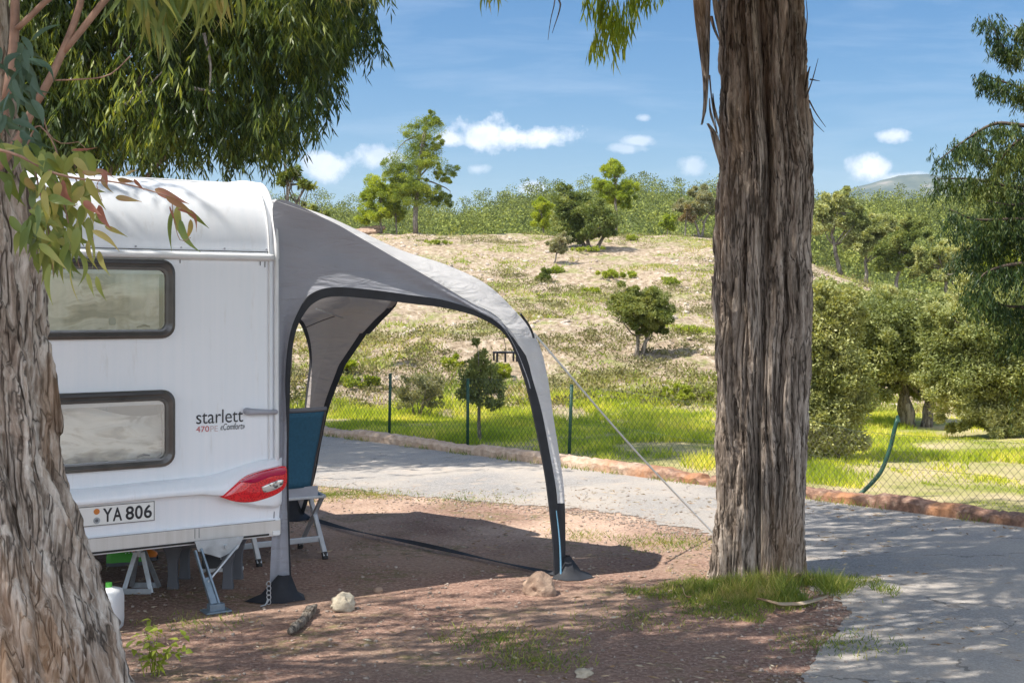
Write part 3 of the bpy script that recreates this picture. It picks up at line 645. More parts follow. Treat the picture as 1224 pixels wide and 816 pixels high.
# ---------------------------------------------------------------- big trunks
def big_trunk(prof, nth, nz, z0, z1, seed, amp, lobes, freq, groove=None, sub=0, base_flare=.0):
    th = np.linspace(0, 2*math.pi, nth, endpoint=False); z = np.linspace(z0, z1, nz)
    pz, pxc, pyc, pr = [np.array(c) for c in zip(*prof)]
    ZT, TH = np.meshgrid(z, th, indexing='ij')
    cx, cy, r = np.interp(ZT, pz, pxc), np.interp(ZT, pz, pyc), np.interp(ZT, pz, pr)
    tw = TH+(fbm(ZT*.9, TH*0, seed, 3)-.45)*.5+.10*ZT
    c, s = np.cos(tw), np.sin(tw)
    wz = ZT+fbm(c*2+seed, s*2, ZT*2, 3)*.5
    w1 = fbm(c*1.6+seed, s*1.6, ZT*.8, 3)*1.1
    A = 1-np.abs(2*vn(c*freq+seed+w1, s*freq+w1, wz*1.1)-1)
    B_ = 1-np.abs(2*vn(c*freq*2.3+w1*1.5, s*freq*2.3+seed, wz*2.6)-1)
    C3 = vn(c*freq*5, s*freq*5+seed, wz*13)
    D3 = vn(c*freq*11, s*freq*11+seed, wz*45)
    E_ = 1-np.abs(2*vn(c*freq*3.6+w1*2, s*freq*3.6+seed*2, wz*1.9)-1)
    disp = amp*(-.9*sm((A-.62)/.38)-.55*(B_-.5)-.75*sm((E_-.55)/.45)+.5*(C3-.5)+.35*(D3-.5))
    plate = vn(c*freq*1.4+9, s*freq*1.4, wz*3.1); disp = disp+amp*.35*np.where(plate > .55, 1, 0)*sm((plate-.55)/.05)
    lob = 0
    for k_, a_, ph in lobes: lob = lob+a_*np.cos(k_*(TH-ph)+.25*ZT)
    rr = r*(1+lob)+disp
    if groove:
        for ga, gd, gw in groove:
            gang = ga+.10*np.sin(ZT*1.7+seed); dlt = (TH-gang+math.pi) % (2*math.pi)-math.pi
            rr = rr-gd*np.exp(-(dlt/gw)**2)
    rr = rr+base_flare*np.exp(-np.maximum(ZT-z0, 0)/.22)*(1+.6*np.cos(5*TH+seed))
    V = np.stack([cx+rr*np.cos(TH), cy+rr*np.sin(TH), ZT], -1)
    idx = np.arange(nz*nth).reshape(nz, nth); nx = np.roll(idx, -1, 1)
    F = np.stack([idx[:-1], nx[:-1], nx[1:], idx[1:]], -1).reshape(-1, 4)
    return V.reshape(-1, 3), F
# right eucalyptus
TY = 8.12; kk = TY/F0
def rp(py, c, hw): z = CZ-(py-HY)*kk; return (z, (c-CX)*kk, TY, hw*kk)
prof = sorted([(q[0], q[1]-.01, q[2], q[3]*.925) for q in [rp(705, 909, 60), rp(680, 909, 57), rp(600, 911, 55), rp(500, 911, 57), rp(400, 913, 60), rp(300, 913, 60), rp(184, 917, 57), rp(100, 914, 53), rp(0, 911, 51), rp(-300, 905, 46), rp(-700, 890, 34)]])
rt_r = root('eucalyptus_tree', (prof[0][1], TY, 0), 'massive furrowed grey-brown eucalyptus trunk rising from a grass patch beside the road', 'tree')
V, F = big_trunk(prof, 460, 900, -.1, 7.4, 3.7, .029, [(2, .05, .4), (3, .03, 1.9)], 4.3, [(-1.75, .10, .13), (-2.3, .045, .10), (-1.2, .035, .08)], base_flare=.06)
link(mesh_np('trunk', V, F, M['bark_r'], False), 'trunk', rt_r)
def ribbon(P, w, wdir, th=.004):
    P = np.asarray(P, float); w = np.broadcast_to(w, (len(P),)); wd = np.asarray(wdir, float)
    nrm = np.array([0, -1, 0])
    rows = []
    for p, ww in zip(P, w):
        rows.append([p-wd*ww/2, p+wd*ww*0-nrm*th*-3, p+wd*ww/2, p+wd*ww/2-nrm*th*-2, p-nrm*th*-6, p-wd*ww/2-nrm*th*-2])
    return MB().grid(np.array(rows), closed=True)
mbs = MB()
def strip(pts, w, Y=7.95):
    P = res(np.array([U(x, y, Y) for x, y in pts]), 14); P[:, 1] += .02*np.sin(np.linspace(0, 5, 14))
    q = ribbon(P, np.interp(np.linspace(0, 1, 14), np.linspace(0, 1, len(w)), np.array(w)*kk), (1, 0, 0)); q.build('bark_strip', M['bark_r'], rt_r)
strip([(836, -60), (837, 20), (840, 60), (843, 100), (841, 140), (838, 150)], [16, 17, 12, 8, 6, 2])
strip([(846, -40), (846, 30), (845, 80), (843, 112), (839, 148)], [8, 7, 6, 5, 2], 7.99)
strip([(853, -30), (857, 20), (862, 55)], [7, 6, 2]); strip([(850, 20), (858, 45), (863, 60)], [4, 3, 1])
strip([(846, 148), (853, 158), (858, 180), (861, 200)], [3, 8, 7, 3], 7.85); strip([(852, 112), (855, 135), (860, 155)], [1, 4, 2]); strip([(848, 118), (850, 135), (856, 160)], [1, 3, 1])
strip([(968, 80), (965, 95), (961, 118)], [1, 4, 4], 7.95); strip([(960, 20), (959, 60), (958, 90)], [1, 4, 3], 7.9); strip([(851, 330), (855, 345), (858, 365)], [2, 4, 3], 7.9)
strip([(966, 322), (970, 332), (967, 340)], [4, 3, 1], 7.9); strip([(855, 320), (853, 360), (857, 400)], [2, 5, 3], 7.85); strip([(969, 184), (971, 200), (967, 215)], [5, 4, 2], 7.95)
tw = MB()
for pts in ([(963, 118), (971, 96), (978, 70)], [(968, 95), (980, 97)], [(967, 120), (975, 135), (987, 152)], [(961, 60), (965, 20), (963, -5)], [(968, 130), (973, 145), (985, 158)], [(848, 90), (852, 130), (860, 170)]):
    tw = MB().tube(res(np.array([U(x, y, 7.9) for x, y in pts]), 7), np.linspace(.006, .0015, 7), 5); tw.build('twig', M['darktwig'], rt_r)
# left eucalyptus trunk
LY = 5.0
prof = [(-.15, -2.0, LY, .50), (0, -2.0, LY, .50), (.25, -2.02, LY, .475), (.6, -2.07, LY, .435), (1.1, -2.15, LY, .355), (1.6, -2.18, LY, .32), (2.15, -2.235, LY, .315), (2.9, -2.31, LY, .30), (4.5, -2.45, LY, .24), (6.5, -2.5, LY, .15)]
rt_l = root('eucalyptus_tree', (-2.0, LY, 0), 'leaning pale shaggy-barked trunk filling the lower left corner, with leafy sprigs over the caravan', 'tree')
V, F = big_trunk(prof, 560, 900, -.12, 6.3, 11.3, .045, [(2, .06, 2.2), (3, .05, .7), (5, .02, .2)], 2.3, [(-1.35, .11, .12), (-.75, .05, .10), (-2.0, .06, .12), (-.35, .04, .07)], base_flare=.03)
link(mesh_np('trunk', V, F, M['bark_l'], False), 'trunk', rt_l)
# ---------------------------------------------------------------- leafy canopies
def strands(P, L, nl, leafL, leafW, droop=1.0, spread=.25):
    """hanging twigs with narrow leaves; returns leaf quads and the twig lines"""
    n = len(P); dirn = unit(rdir(n)*spread+np.array([0, 0, -1])*droop); L = np.broadcast_to(L, (n,))
    t = (np.arange(nl)+.5)/nl
    base = P[:, None]+dirn[:, None]*(L[:, None]*t[None])[..., None]+rng.normal(size=(n, nl, 3))*.012
    D = unit(rdir(n*nl)*(.42 if spread < .5 else .75)+np.array([0, 0, -1.0])+np.repeat(dirn, nl, 0)*.3)
    return leafquads(base.reshape(-1, 3), D, leafL*rng.uniform(.6, 1.25, n*nl), leafW*rng.uniform(.7, 1.3, n*nl), .3), dirn
# crown above the left trunk (casts the dappled shade over the near ground)
def canopy(n, box, reject, L=.5, nl=12, ll=.13, lw=.022, clump=60, cs=.55):
    lo, hi = np.array(box[0]), np.array(box[1])
    cc = rng.uniform(lo, hi, (clump, 3)); P = cc[rng.integers(0, clump, n)]+rng.normal(size=(n, 3))*np.array([cs, cs, cs*.45])
    P = P[reject(P)]; zz = P[:, 2]-.3
    ax, ay = P[:, 0]+.575*(zz-2.0), P[:, 1]+.225*(zz-2.0); gx, gy = P[:, 0]+.575*zz, P[:, 1]+.225*zz
    P = P[~((ax > -1.3) & (ax < .75) & (ay > 7.55) & (ay < 10.6)) & ~((gx > -3) & (gx < 1.5) & (gy > 9.7) & (gy < 14) & (rng.uniform(size=len(P)) < .9))]
    Q, _ = strands(P, rng.uniform(.5, 1.2, len(P))*L, nl, ll, lw); return Q, P, cc
above = lambda m: (lambda P: (HY-F0*(P[:, 2]-.95-CZ)/np.maximum(P[:, 1]-.25, .5) < -m))
Q1, P1, cc1 = canopy(9300, ((-5.4, 1.0, 3.9), (1.4, 6.3, 6.8)), above(20), clump=100, ll=.15, lw=.026)
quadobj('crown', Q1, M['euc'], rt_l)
mb = MB()
for q in cc1[::3]:
    if HY-F0*(q[2]-CZ)/max(q[1], .5) > -40: continue
    lp, lr = limb((-2.4, LY, rng.uniform(3.6, 5.4)), q, .05, .01, 7); 
    if (HY-F0*(lp[:, 2]-CZ)/lp[:, 1] > -20).any() and (CX+F0*lp[:, 0]/lp[:, 1] > 250).any(): continue
    mb.tube(lp, lr, 6)
mb.build('limbs', M['twig'], rt_l, smooth=True)
Q2, P2, cc2 = canopy(15000, ((-1.2, 3.9, 4.2), (4.8, 9.4, 8.4)), above(15), clump=120, ll=.15, lw=.026)
keep = rng.uniform(size=len(P2)) < 2
# hanging sprays visible along the top edge
def spray(pts, Y, n, jit, L, nl=10, ll=.13, lw=.017):
    P = []
    for i in range(n):
        x, y = pts[rng.integers(0, len(pts))]; P.append(U(x+rng.normal()*jit, y+rng.normal()*jit*.6, Y+rng.normal()*.12))
    return strands(np.array(P), rng.uniform(.5, 1.2, n)*L, nl, ll, lw, spread=.2)[0]
Qb = [spray([(720, -12), (728, -5), (740, 5), (708, -12), (735, 20)], 6.6, 34, 7, .17, 8, .11, .012), spray([(726, 15), (722, 30), (716, 40)], 6.6, 9, 4, .12, 7, .09, .010), spray([(712, 40), (706, 48)], 6.6, 4, 2, .08, 6, .08, .010),
      spray([(750, -8), (757, 2)], 6.6, 8, 6, .12, 7, .09, .010), spray([(772, -18), (786, -20), (760, -14)], 6.6, 18, 6, .10, 7, .08, .010), spray([(745, 22)], 6.6, 3, 3, .10, 6, .09, .010)]
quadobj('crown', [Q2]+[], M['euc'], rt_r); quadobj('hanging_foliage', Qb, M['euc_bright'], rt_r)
mb = MB()
for q in cc2[::3]:
    lp, lr = limb((1.55, TY, rng.uniform(4.6, 7)), q, .06, .012, 7)
    if (HY-F0*(lp[:, 2]-CZ)/lp[:, 1] > -25).any(): continue
    mb.tube(lp, lr, 6)
for pts in ([(660, -60), (664, -5), (658, 25), (655, 48)], [(664, -5), (670, 5), (660, 40)], [(735, -60), (730, -10), (722, 30), (712, 60)], [(775, -50), (765, 0), (758, 22)]):
    mb.tube(res(np.array([U(x, y, 6.7) for x, y in pts]), 9), np.linspace(.006, .0012, 9), 5)
mb.tube(res(np.array([[1.5, TY, 5.2], [1.0, 7.2, 4.5], [.45, 6.7, 3.75], [.28, 6.7, 3.6]]), 12), np.linspace(.06, .008, 12), 7)
mb.build('limbs', M['bark_s'], rt_r, smooth=True)
# tree behind the caravan
rt_b = root('eucalyptus_tree', (-5.6, 15.4, 0), 'large weeping eucalyptus with dense dark narrow foliage behind the caravan roof', 'tree')
bx, by = [-2000, 0, 20, 60, 90, 110, 150, 180, 200, 225, 240], [470, 458, 452, 447, 438, 402, 395, 383, 368, 330, 250]
n = 1150; C = np.stack([rng.uniform(-10.5, -1.3, n), rng.uniform(12.8, 17.2, n), rng.uniform(3.1, 8.6, n)], 1)
px_, py_ = proj(C-[0, 0, .25]); lim = np.interp(py_, bx, by)-26
nz = fbm(C[:, 0]*.9, C[:, 1]*.9, C[:, 2]*.9, 3)
k = (px_ < lim) & (py_ < 205) & ((nz > .37) | (px_ > 330)); k &= ~((px_ > 200) & (px_ < 300) & (py_ > 165) & (rng.uniform(size=n) < .4)); C = C[k]
m_s = 34; rad = rng.uniform(.22, .50, len(C)); P = np.repeat(C, m_s, 0)+rng.normal(size=(len(C)*m_s, 3))*np.repeat(rad, m_s)[:, None]*np.array([.8, .8, .62])
px_, py_ = proj(P-[0, 0, .5]); P = P[(px_ < np.interp(py_, bx, by)+6) & (py_ < 232)]
Q3, dr = strands(P, rng.uniform(.12, .55, len(P)), 13, .15, .022, 1.0, .55)
Q3x = Q3.copy(); 
quadobj('crown', Q3, M['euc'], rt_b)
mb = MB(); mb.tube(res(np.array([[-5.6, 15.4, -.1], [-5.5, 15.4, 2], [-5.2, 15.2, 4], [-5.3, 15.2, 7.5]]), 12), np.linspace(.28, .07, 12), 10)
for i in range(60):
    q = P[rng.integers(0, len(P))]; lp, lr = limb((-5.3, 15.3, rng.uniform(2.4, 6.5)), q, .045, .008, 8, .12); mb.tube(lp, lr, 5)
for pts in ([(135, 135), (170, 110), (195, 85)], [(232, 106), (258, 110)], [(244, 40), (252, 80), (248, 130)]):
    mb.tube(res(np.array([U(x, y, 12.9) for x, y in pts]), 8), np.linspace(.02, .006, 8), 5)
mb.build('trunk', M['bark_s'], rt_b, smooth=True)
# slender tree seen between roof and sky
plant('slender_tree', 'thin sparse tree peeking over the caravan roof corner under the weeping foliage', 'tree', 346, 300,
      [(364, 222, 13, 6), (352, 205, 10, 9), (340, 214, 10, 8)], .10, 700, M['oak'], .05, 26, .30, depth=24, trunks=[[(346, 300), (344, 225), (340, 190)], [(345, 240), (355, 228), (368, 218)]])
plant('roadside_bush', 'dark green bush showing just above the awning slope by the caravan', 'bush', 378, 262, [(376, 254, 16, 9), (366, 250, 12, 6)], .1, 1800, M['oak'], 0, 16, depth=40)
# drooping conifer at the right edge
rt_c = root('drooping_conifer', (6.35, 12.2, 0), 'dark drooping conifer whose branches hang in from the right edge', 'tree')
mb = MB(); mb.tube(res(np.array([[6.35, 12.2, -.1], [6.4, 12.2, 2.5], [6.35, 12.2, 6.2]]), 10), np.linspace(.20, .05, 10), 10)
Qc = []
br = [([(1300, 30), (1240, 60), (1205, 62), (1181, 20)], 10), ([(1300, 80), (1240, 110), (1205, 100), (1172, 88)], 12), ([(1300, 130), (1230, 150), (1190, 148), (1158, 165), (1124, 190)], 14),
      ([(1300, 190), (1230, 190), (1180, 180), (1150, 170)], 16), ([(1300, 230), (1220, 225), (1160, 214), (1120, 214)], 16), ([(1300, 270), (1220, 262), (1165, 262), (1135, 250)], 22), ([(1300, 330), (1230, 315), (1180, 325), (1160, 350)], 22),
      ([(1300, 300), (1225, 285), (1180, 290), (1150, 300)], 22), ([(1300, 400), (1240, 370), (1200, 365), (1168, 352)], 18), ([(1300, 170), (1250, 160), (1215, 170), (1190, 200)], 18), ([(1300, 250), (1250, 240), (1210, 245), (1180, 240)], 26), ([(1300, 0), (1260, 30), (1230, 40), (1212, 30)], 8), ([(1300, 410), (1250, 400), (1215, 400)], 12)]
for pts, dp in br:
    Yb_ = 12+rng.uniform(-.5, .5); P = res(np.array([U(x, y, Yb_) for x, y in pts]), 30); P[:4, 1] = np.linspace(12.2, Yb_, 4)
    mb.tube(P, np.linspace(.035, .004, 30), 5)
    st = np.repeat(P[4:], 6, 0)+rng.normal(size=(26*6, 3))*np.array([.05, .10, .03])
    q, _ = strands(st, rng.uniform(.3, 1.0, len(st))*dp*.0185, 22, .06, .011, .8, .5)
    Qc.append(q)
n = 600; P = np.stack([rng.uniform(4.9, 8.2, n), rng.uniform(11.2, 13.4, n), rng.uniform(1.0, 5.8, n)], 1); px_, py_ = proj(P)
P = P[(px_ > 1180+45*np.sin(py_*.05)) & (fbm(P[:, 0]*1.4, P[:, 1], P[:, 2]*1.4, 2) > .42) & ((py_ > 175) | (px_ > 1236))]
Qc.append(strands(P, rng.uniform(.2, .6, len(P)), 24, .06, .011, .8, .5)[0])
quadobj('crown', Qc, M['cypress'], rt_c); mb.build('trunk', M['darktwig'], rt_c, smooth=True)

# ---------------------------------------------------------------- near sprigs on the left trunk
def broad(P, D, N, L, W, curl=.2, sk=0, nn=12):
    t = np.linspace(0, 1, nn); w = np.sin(math.pi*t**.62)**1.05*W/2*(1.05-.3*t); w[0] = W*.02; w[-1] = .0005
    S = unit(np.cross(D, N)); rows = []
    for ti, wi in zip(t, w):
        c = P+D*L*ti+N*(-curl*L*ti**2)+S*(sk*L*math.sin(ti*math.pi))
        rows.append([c-S*wi+N*wi*.28, c, c+S*wi+N*wi*.28])
    return np.array(rows)
def leaf_cluster(name, items, mat, Y=3.6):
    mb = MB()
    for x, y, L, W, ang, cu in items:
        W = W*.72
        Yl = Y+rng.normal()*.06; a = R(ang); D = unit(np.array([math.cos(a), rng.normal()*.25, -math.sin(a)]))
        N = unit(np.array([rng.normal()*.5, -1, .25+rng.normal()*.5])); N = unit(N-D*np.dot(N, D))
        mb.grid(broad(U(x, y, Yl), D, N, L*Yl/F0, W*Yl/F0, cu+rng.normal()*.12, rng.normal()*.10))
    mb.build(name, mat, rt_l, smooth=True)
g = []
for i in range(135):
    t = rng.uniform(); x = rng.normal(62, 26)*(1) ; y = 175+rng.uniform(0, 1)**.8*130-abs(x-60)*.4
    if x > 112: continue
    g.append((x, y, rng.uniform(26, 46), rng.uniform(11, 18), rng.normal(80, 30), rng.normal(.1, .15)))
for x, y, L, W, a in ((95, 300, 42, 10, 95), (60, 315, 50, 12, 85), (84, 320, 45, 9, 80), (76, 300, 40, 13, 100), (115, 330, 32, 9, 70), (104, 326, 30, 8, 78), (118, 300, 34, 10, 60), (110, 275, 40, 11, 40), (125, 270, 30, 9, 25), (215, 262, 46, 13, 60), (207, 250, 50, 11, 95), (212, 245, 52, 14, 75), (222, 250, 38, 12, 40), (0, 205, 30, 16, 70), (-5, 175, 34, 14, 10), (10, 215, 26, 14, 85)):
    g.append((x, y, L, W, a, .15))
leaf_cluster('leaf_sprig', g, M['broad'])
g = [(rng.uniform(-12, 40), 40+rng.uniform()*140, rng.uniform(26, 44), rng.uniform(10, 15), rng.normal(70, 45), .1) for i in range(70)]
leaf_cluster('bluish_leaf_sprig', g, M['blue'], 3.75)
g = [(98, 206, 24, 11, -5, .1), (110, 206, 26, 11, 5, .2), (118, 204, 22, 9, 60, .1), (128, 204, 28, 11, 72, .2), (140, 214, 22, 10, 10, .1), (150, 210, 16, 9, -30, .1), (138, 236, 30, 11, 5, .2), (160, 214, 18, 9, 50, .1), (118, 245, 34, 14, 60, .1), (185, 226, 42, 15, 22, .1), (198, 235, 44, 12, 38, .2), (212, 250, 34, 10, 55, .2), (203, 246, 24, 6, 95, .4), (75, 215, 36, 18, 65, .1), (100, 240, 30, 14, 40, .1), (30, 212, 24, 14, 50, .1), (228, 262, 30, 9, 100, .3), (85, 180, 30, 12, -10, 0)]
leaf_cluster('reddish_leaf_sprig', g, M['red'], 3.5)
g = [(rng.uniform(150, 285), rng.normal(-22, 8), rng.uniform(45, 75), rng.uniform(6, 9), rng.normal(90, 16), .12) for i in range(70)]+[(rng.uniform(168, 205), rng.normal(5, 10), rng.uniform(45, 66), rng.uniform(7, 9), rng.normal(90, 12), .12) for i in range(26)]
g += [(rng.uniform(395, 475), rng.normal(-20, 6), rng.uniform(16, 34), 4, rng.normal(80, 22), .12) for i in range(50)]+[(rng.uniform(578, 604), rng.normal(-12, 3), rng.uniform(18, 28), 4, rng.normal(90, 14), .12) for i in range(12)]
leaf_cluster('hanging_leaves', g, M['broad'], 4.2)
mb = MB()
def tb(pts, r0, r1, Y, n=10): MB().tube(res(np.array([U(x, y, Y) for x, y in pts]), n), np.linspace(r0, r1, n), 7).build('twig', M['twig'], rt_l, smooth=True)
tb([(104, -60), (97, 0), (86, 35), (73, 66), (58, 98), (40, 128)], .010, .014, 4.1); tb([(170, -50), (126, 0), (100, 33), (76, 62)], .012, .011, 4.1)
tb([(18, -60), (18, 0), (17, 45), (12, 90), (8, 120)], .014, .017, 4.15); tb([(100, -30), (57, 0), (38, 18), (20, 35)], .010, .010, 4.12)
tb([(40, 128), (20, 170), (-30, 230)], .014, .02, 4.3); tb([(8, 120), (-10, 180), (-40, 260)], .017, .02, 4.4)
tb([(157, 66), (130, 90), (95, 95), (66, 96)], .002, .003, 4.1); tb([(-20, 175), (20, 185), (60, 205), (90, 213), (140, 218), (180, 228), (205, 236)], .005, .0015, 3.52, 16)
tb([(60, 205), (75, 240), (85, 280), (95, 320)], .003, .001, 3.6); tb([(40, 195), (50, 240), (60, 290), (64, 330)], .003, .001, 3.6); tb([(90, 213), (105, 245), (112, 290)], .002, .001, 3.6)
tb([(50, 128), (58, 160), (75, 172), (95, 170), (106, 185)], .0025, .001, 3.9); tb([(205, 236), (208, 262), (216, 288), (228, 284)], .0015, .001, 3.5); tb([(125, 218), (120, 214), (116, 222), (122, 240)], .0013, .001, 3.5)
tb([(30, 180), (45, 150), (62, 168), (72, 195)], .003, .002, 3.7)

exec_part2 = True
# ---------------------------------------------------------------- caravan
C0 = np.array([-1.403, 7.60]); E1 = np.array([-.836, -.549]); E2 = np.array([-.549, .836]); NO = np.array([.549, -.836])
def wp(s, z, o=0): q = C0+E1*s+NO*o; return np.array([q[0], q[1], z])
def ws(px, py, o=0):                               # pixel on the rear wall plane (o metres proud of it) -> s, z
    c = C0+NO*o; k = (px-CX)/F0
    s = (k*c[1]-c[0])/(E1[0]-k*E1[1]); Y = c[1]+E1[1]*s
    return s, CZ-(py-HY)/F0*Y
def wpp(px, py, o=0): s, z = ws(px, py, o); return wp(s, z, o)
N3 = np.array([*NO, 0]); S3 = np.array([*E1, 0]); D3_ = np.array([*E2, 0]); Z3 = np.array([0, 0, 1.0])
car = root('caravan', (*(C0+E1*1.15+E2*2.2), 0), 'white touring caravan seen from its rear corner, standing on red soil', 'caravan')
WD, LN = 2.3, 5.2
W1 = (.66, 1.64, 1.567, 2.006); W2 = (.66, 1.64, .833, 1.263)
# rear shell profile: (o outward, z)
zs = [.62, .863, 1.0, 1.233, 1.42, 1.597, 1.8, 1.976, 2.045]
pro = [(0, z) for z in zs]
for a in np.linspace(0, 90, 13)[1:]: pro.append((-.30*(1-math.cos(R(a))), 2.045+.455*math.sin(R(a))))
pro += [(-.55, 2.535), (-1.2, 2.56), (-LN+.6, 2.56)]
for a in np.linspace(0, 90, 9)[1:]: pro.append((-LN+.6-.6*math.sin(R(a)), 2.56-.6*(1-math.cos(R(a)))))
pro += [(-LN, 1.2), (-LN+.1, .45), (-LN+.3, .40)]
sv = sorted(set([0, .012, .03, .06, .10, .2, .4, .69, 1.15, 1.61, 1.9, 2.1, 2.2, 2.24, 2.27, 2.288, WD]))
def edge_in(s): e = min(s, WD-s); return .045*(1-math.sqrt(max(0, 1-(1-min(e/.06, 1))**2)))
body = MB(); Gd = []; pa = np.array(pro); tg = unit(np.gradient(pa, axis=0)); pn = np.stack([tg[:, 1], -tg[:, 0]], 1); pn[:9] = (1, 0)
for (o_, z), q in zip(pro, pn): Gd.append([wp(s, z-edge_in(s)*q[1], o_-edge_in(s)*q[0]) for s in sv])
Gd = np.array(Gd); a_, b_2 = Gd.shape[:2]; Fb = []
for i in range(a_-1):
    for j in range(b_2-1):
        zc_ = (pro[i][1]+pro[i+1][1])/2; sc = (sv[j]+sv[j+1])/2
        if pro[i][0] == 0 and pro[i+1][0] == 0 and any(w[0]+.03 < sc < w[1]-.03 and w[2]+.03 < zc_ < w[3]-.03 for w in (W1, W2)): continue
        Fb.append((i*b_2+j, i*b_2+j+1, (i+1)*b_2+j+1, (i+1)*b_2+j))
body.add(Gd, Fb)
for j in (0, b_2-1): body.add(Gd[:, j], [tuple(range(a_))])
body.build('body', M['body'], car, smooth=False, weld=True)
bo = bpy.data.objects['body']
for p in bo.data.polygons: p.use_smooth = len(p.vertices) < 6
# corner trim strips along the rear edge and over the roof edge
tr = MB()
def rim(sx, off):
    P = [wp(sx, z, o_+off) for o_, z in pro if z >= .62 and o_ > -3]; return np.array(P)
tr.tube(rim(.028, .010), .016, 8); tr.tube(rim(.075, .008), .006, 6); MB().tube(rim(WD-.028, .010), .016, 8).build('corner_trim', M['white'], car, smooth=True)
tr.build('corner_trim', M['white'], car, smooth=True)
rl = MB(); rl.tube([wp(.05, 2.038, .012), wp(.08, 2.038, .02), wp(WD-.08, 2.038, .02), wp(WD-.05, 2.038, .012)], .021, 10); rl.build('gutter_rail', M['white'], car, smooth=True)
ls = MB(); ls.box(wp(1.15, 2.070, .003), S3, N3, Z3, 1.07, .004, .0025); ls.build('seam_strip', M['charcoal'], car)
dr_ = MB()
for s, l in ((.07, .05), (.10, .035), (.13, .025), (.62, .02), (.72, .015), (1.3, .02)): MB().box(wp(s, 2.014-l/2, .004), S3, N3, Z3, .0022, .001, l/2).build('dirt_drip', M['charcoal'], car)
def rrect(s0, s1, z0, z1, r, o_, n=6):
    P = []
    for cs, cz, a0 in ((s1-r, z1-r, 0), (s0+r, z1-r, 90), (s0+r, z0+r, 180), (s1-r, z0+r, 270)):
        for i in range(n+1):
            a = R(a0+90*i/n); P.append(wp(cs+r*math.cos(a), cz+r*math.sin(a), o_))
    return np.array(P)
def window(W):
    s0, s1, z0, z1 = W
    loops = [rrect(s0-.005, s1+.005, z0-.005, z1+.005, .075, .001), rrect(s0-.005, s1+.005, z0-.005, z1+.005, .075, .024), rrect(s0+.012, s1-.012, z0+.012, z1-.012, .065, .034),
             rrect(s0+.034, s1-.034, z0+.030, z1-.036, .052, .026), rrect(s0+.038, s1-.038, z0+.034, z1-.040, .050, .038), rrect(s0+.052, s1-.052, z0+.044, z1-.054, .042, .036), rrect(s0+.056, s1-.056, z0+.048, z1-.058, .040, .012), rrect(s0+.056, s1-.056, z0+.048, z1-.058, .040, -.03)]
    w = MB().grid(np.array(loops), closed=True).build('window', M['frame'], car, smooth=False, weld=True)
    g_ = rrect(s0+.05, s1-.05, z0+.042, z1-.052, .028, .020); MB().add(g_, [tuple(range(len(g_)))]).build('pane', M['glass'], w)
    t2 = MB(); t2.box(wp((s0+s1)/2, z1-.012, .040), S3, N3, Z3, (s1-s0)/2-.07, .006, .008); t2.build('hinge_rail', M['charcoal'], w, bevel=.002)
    t3 = MB(); t3.box(wp((s0+s1)/2, z1-.066, .016), S3, N3, Z3, (s1-s0)/2-.06, .003, .012); t3.build('pane_edge', M['palegrey'], w)
    for s in (s0+.17, s1-.17):
        lt = MB(); lt.tube([wp(s-.035, z0+.062, .0), wp(s, z0+.070, .004), wp(s+.04, z0+.060, .0)], [.004, .008, .004], 6)
        lt.build('latch', M['charcoal'], w)
    # recess behind the pane: lining, blind, cushions
    d = .42; b2 = MB(); e = .03
    P = [wp(s, z, o2) for o2 in (-.031, -d) for s, z in ((s0-e, z0-e), (s1+e, z0-e), (s1+e, z1+e), (s0-e, z1+e))]
    b2.add(P, [(0, 1, 5, 4), (1, 2, 6, 5), (2, 3, 7, 6), (3, 0, 4, 7), (4, 5, 6, 7)]); b2.build('lining', M['ply'], w)
    return w
w1 = window(W1); w2 = window(W2)
c_ = MB(); Gc = []
for z in np.linspace(1.60, 1.985, 8): Gc.append([wp(s, z, -.045+.014*math.sin(s*70)) for s in np.linspace(.73, 1.62, 70)])
c_.grid(np.array(Gc)); c_.build('blind', M['curtain'], w1, smooth=True)
c_ = MB(); Gc = []
for i in range(15):
    t_a = i/14; zz = .86+.30*t_a
    Gc.append([wp(s, .86+(.30+.05*math.sin(s*6))*t_a, -.045-.08*t_a**2+.012*math.sin(t_a*9)) for s in np.linspace(.70, 1.62, 30)])
c_.grid(np.array(Gc)); c_.build('bedding', M['curtain'], w2, smooth=True)
c_ = MB(); c_.box(wp(1.3, 1.17, -.2), S3, N3, Z3, .32, .05, .06); c_.build('cushion', M['cush'], w2, bevel=.03)
c_ = MB(); c_.box(wp(1.0, 1.66, -.025), S3, N3, Z3, .02, .008, .02); c_.box(wp(1.45, 1.64, -.025), S3, N3, Z3, .02, .008, .02); c_.build('cushion', M['cush'], w1, bevel=.02)
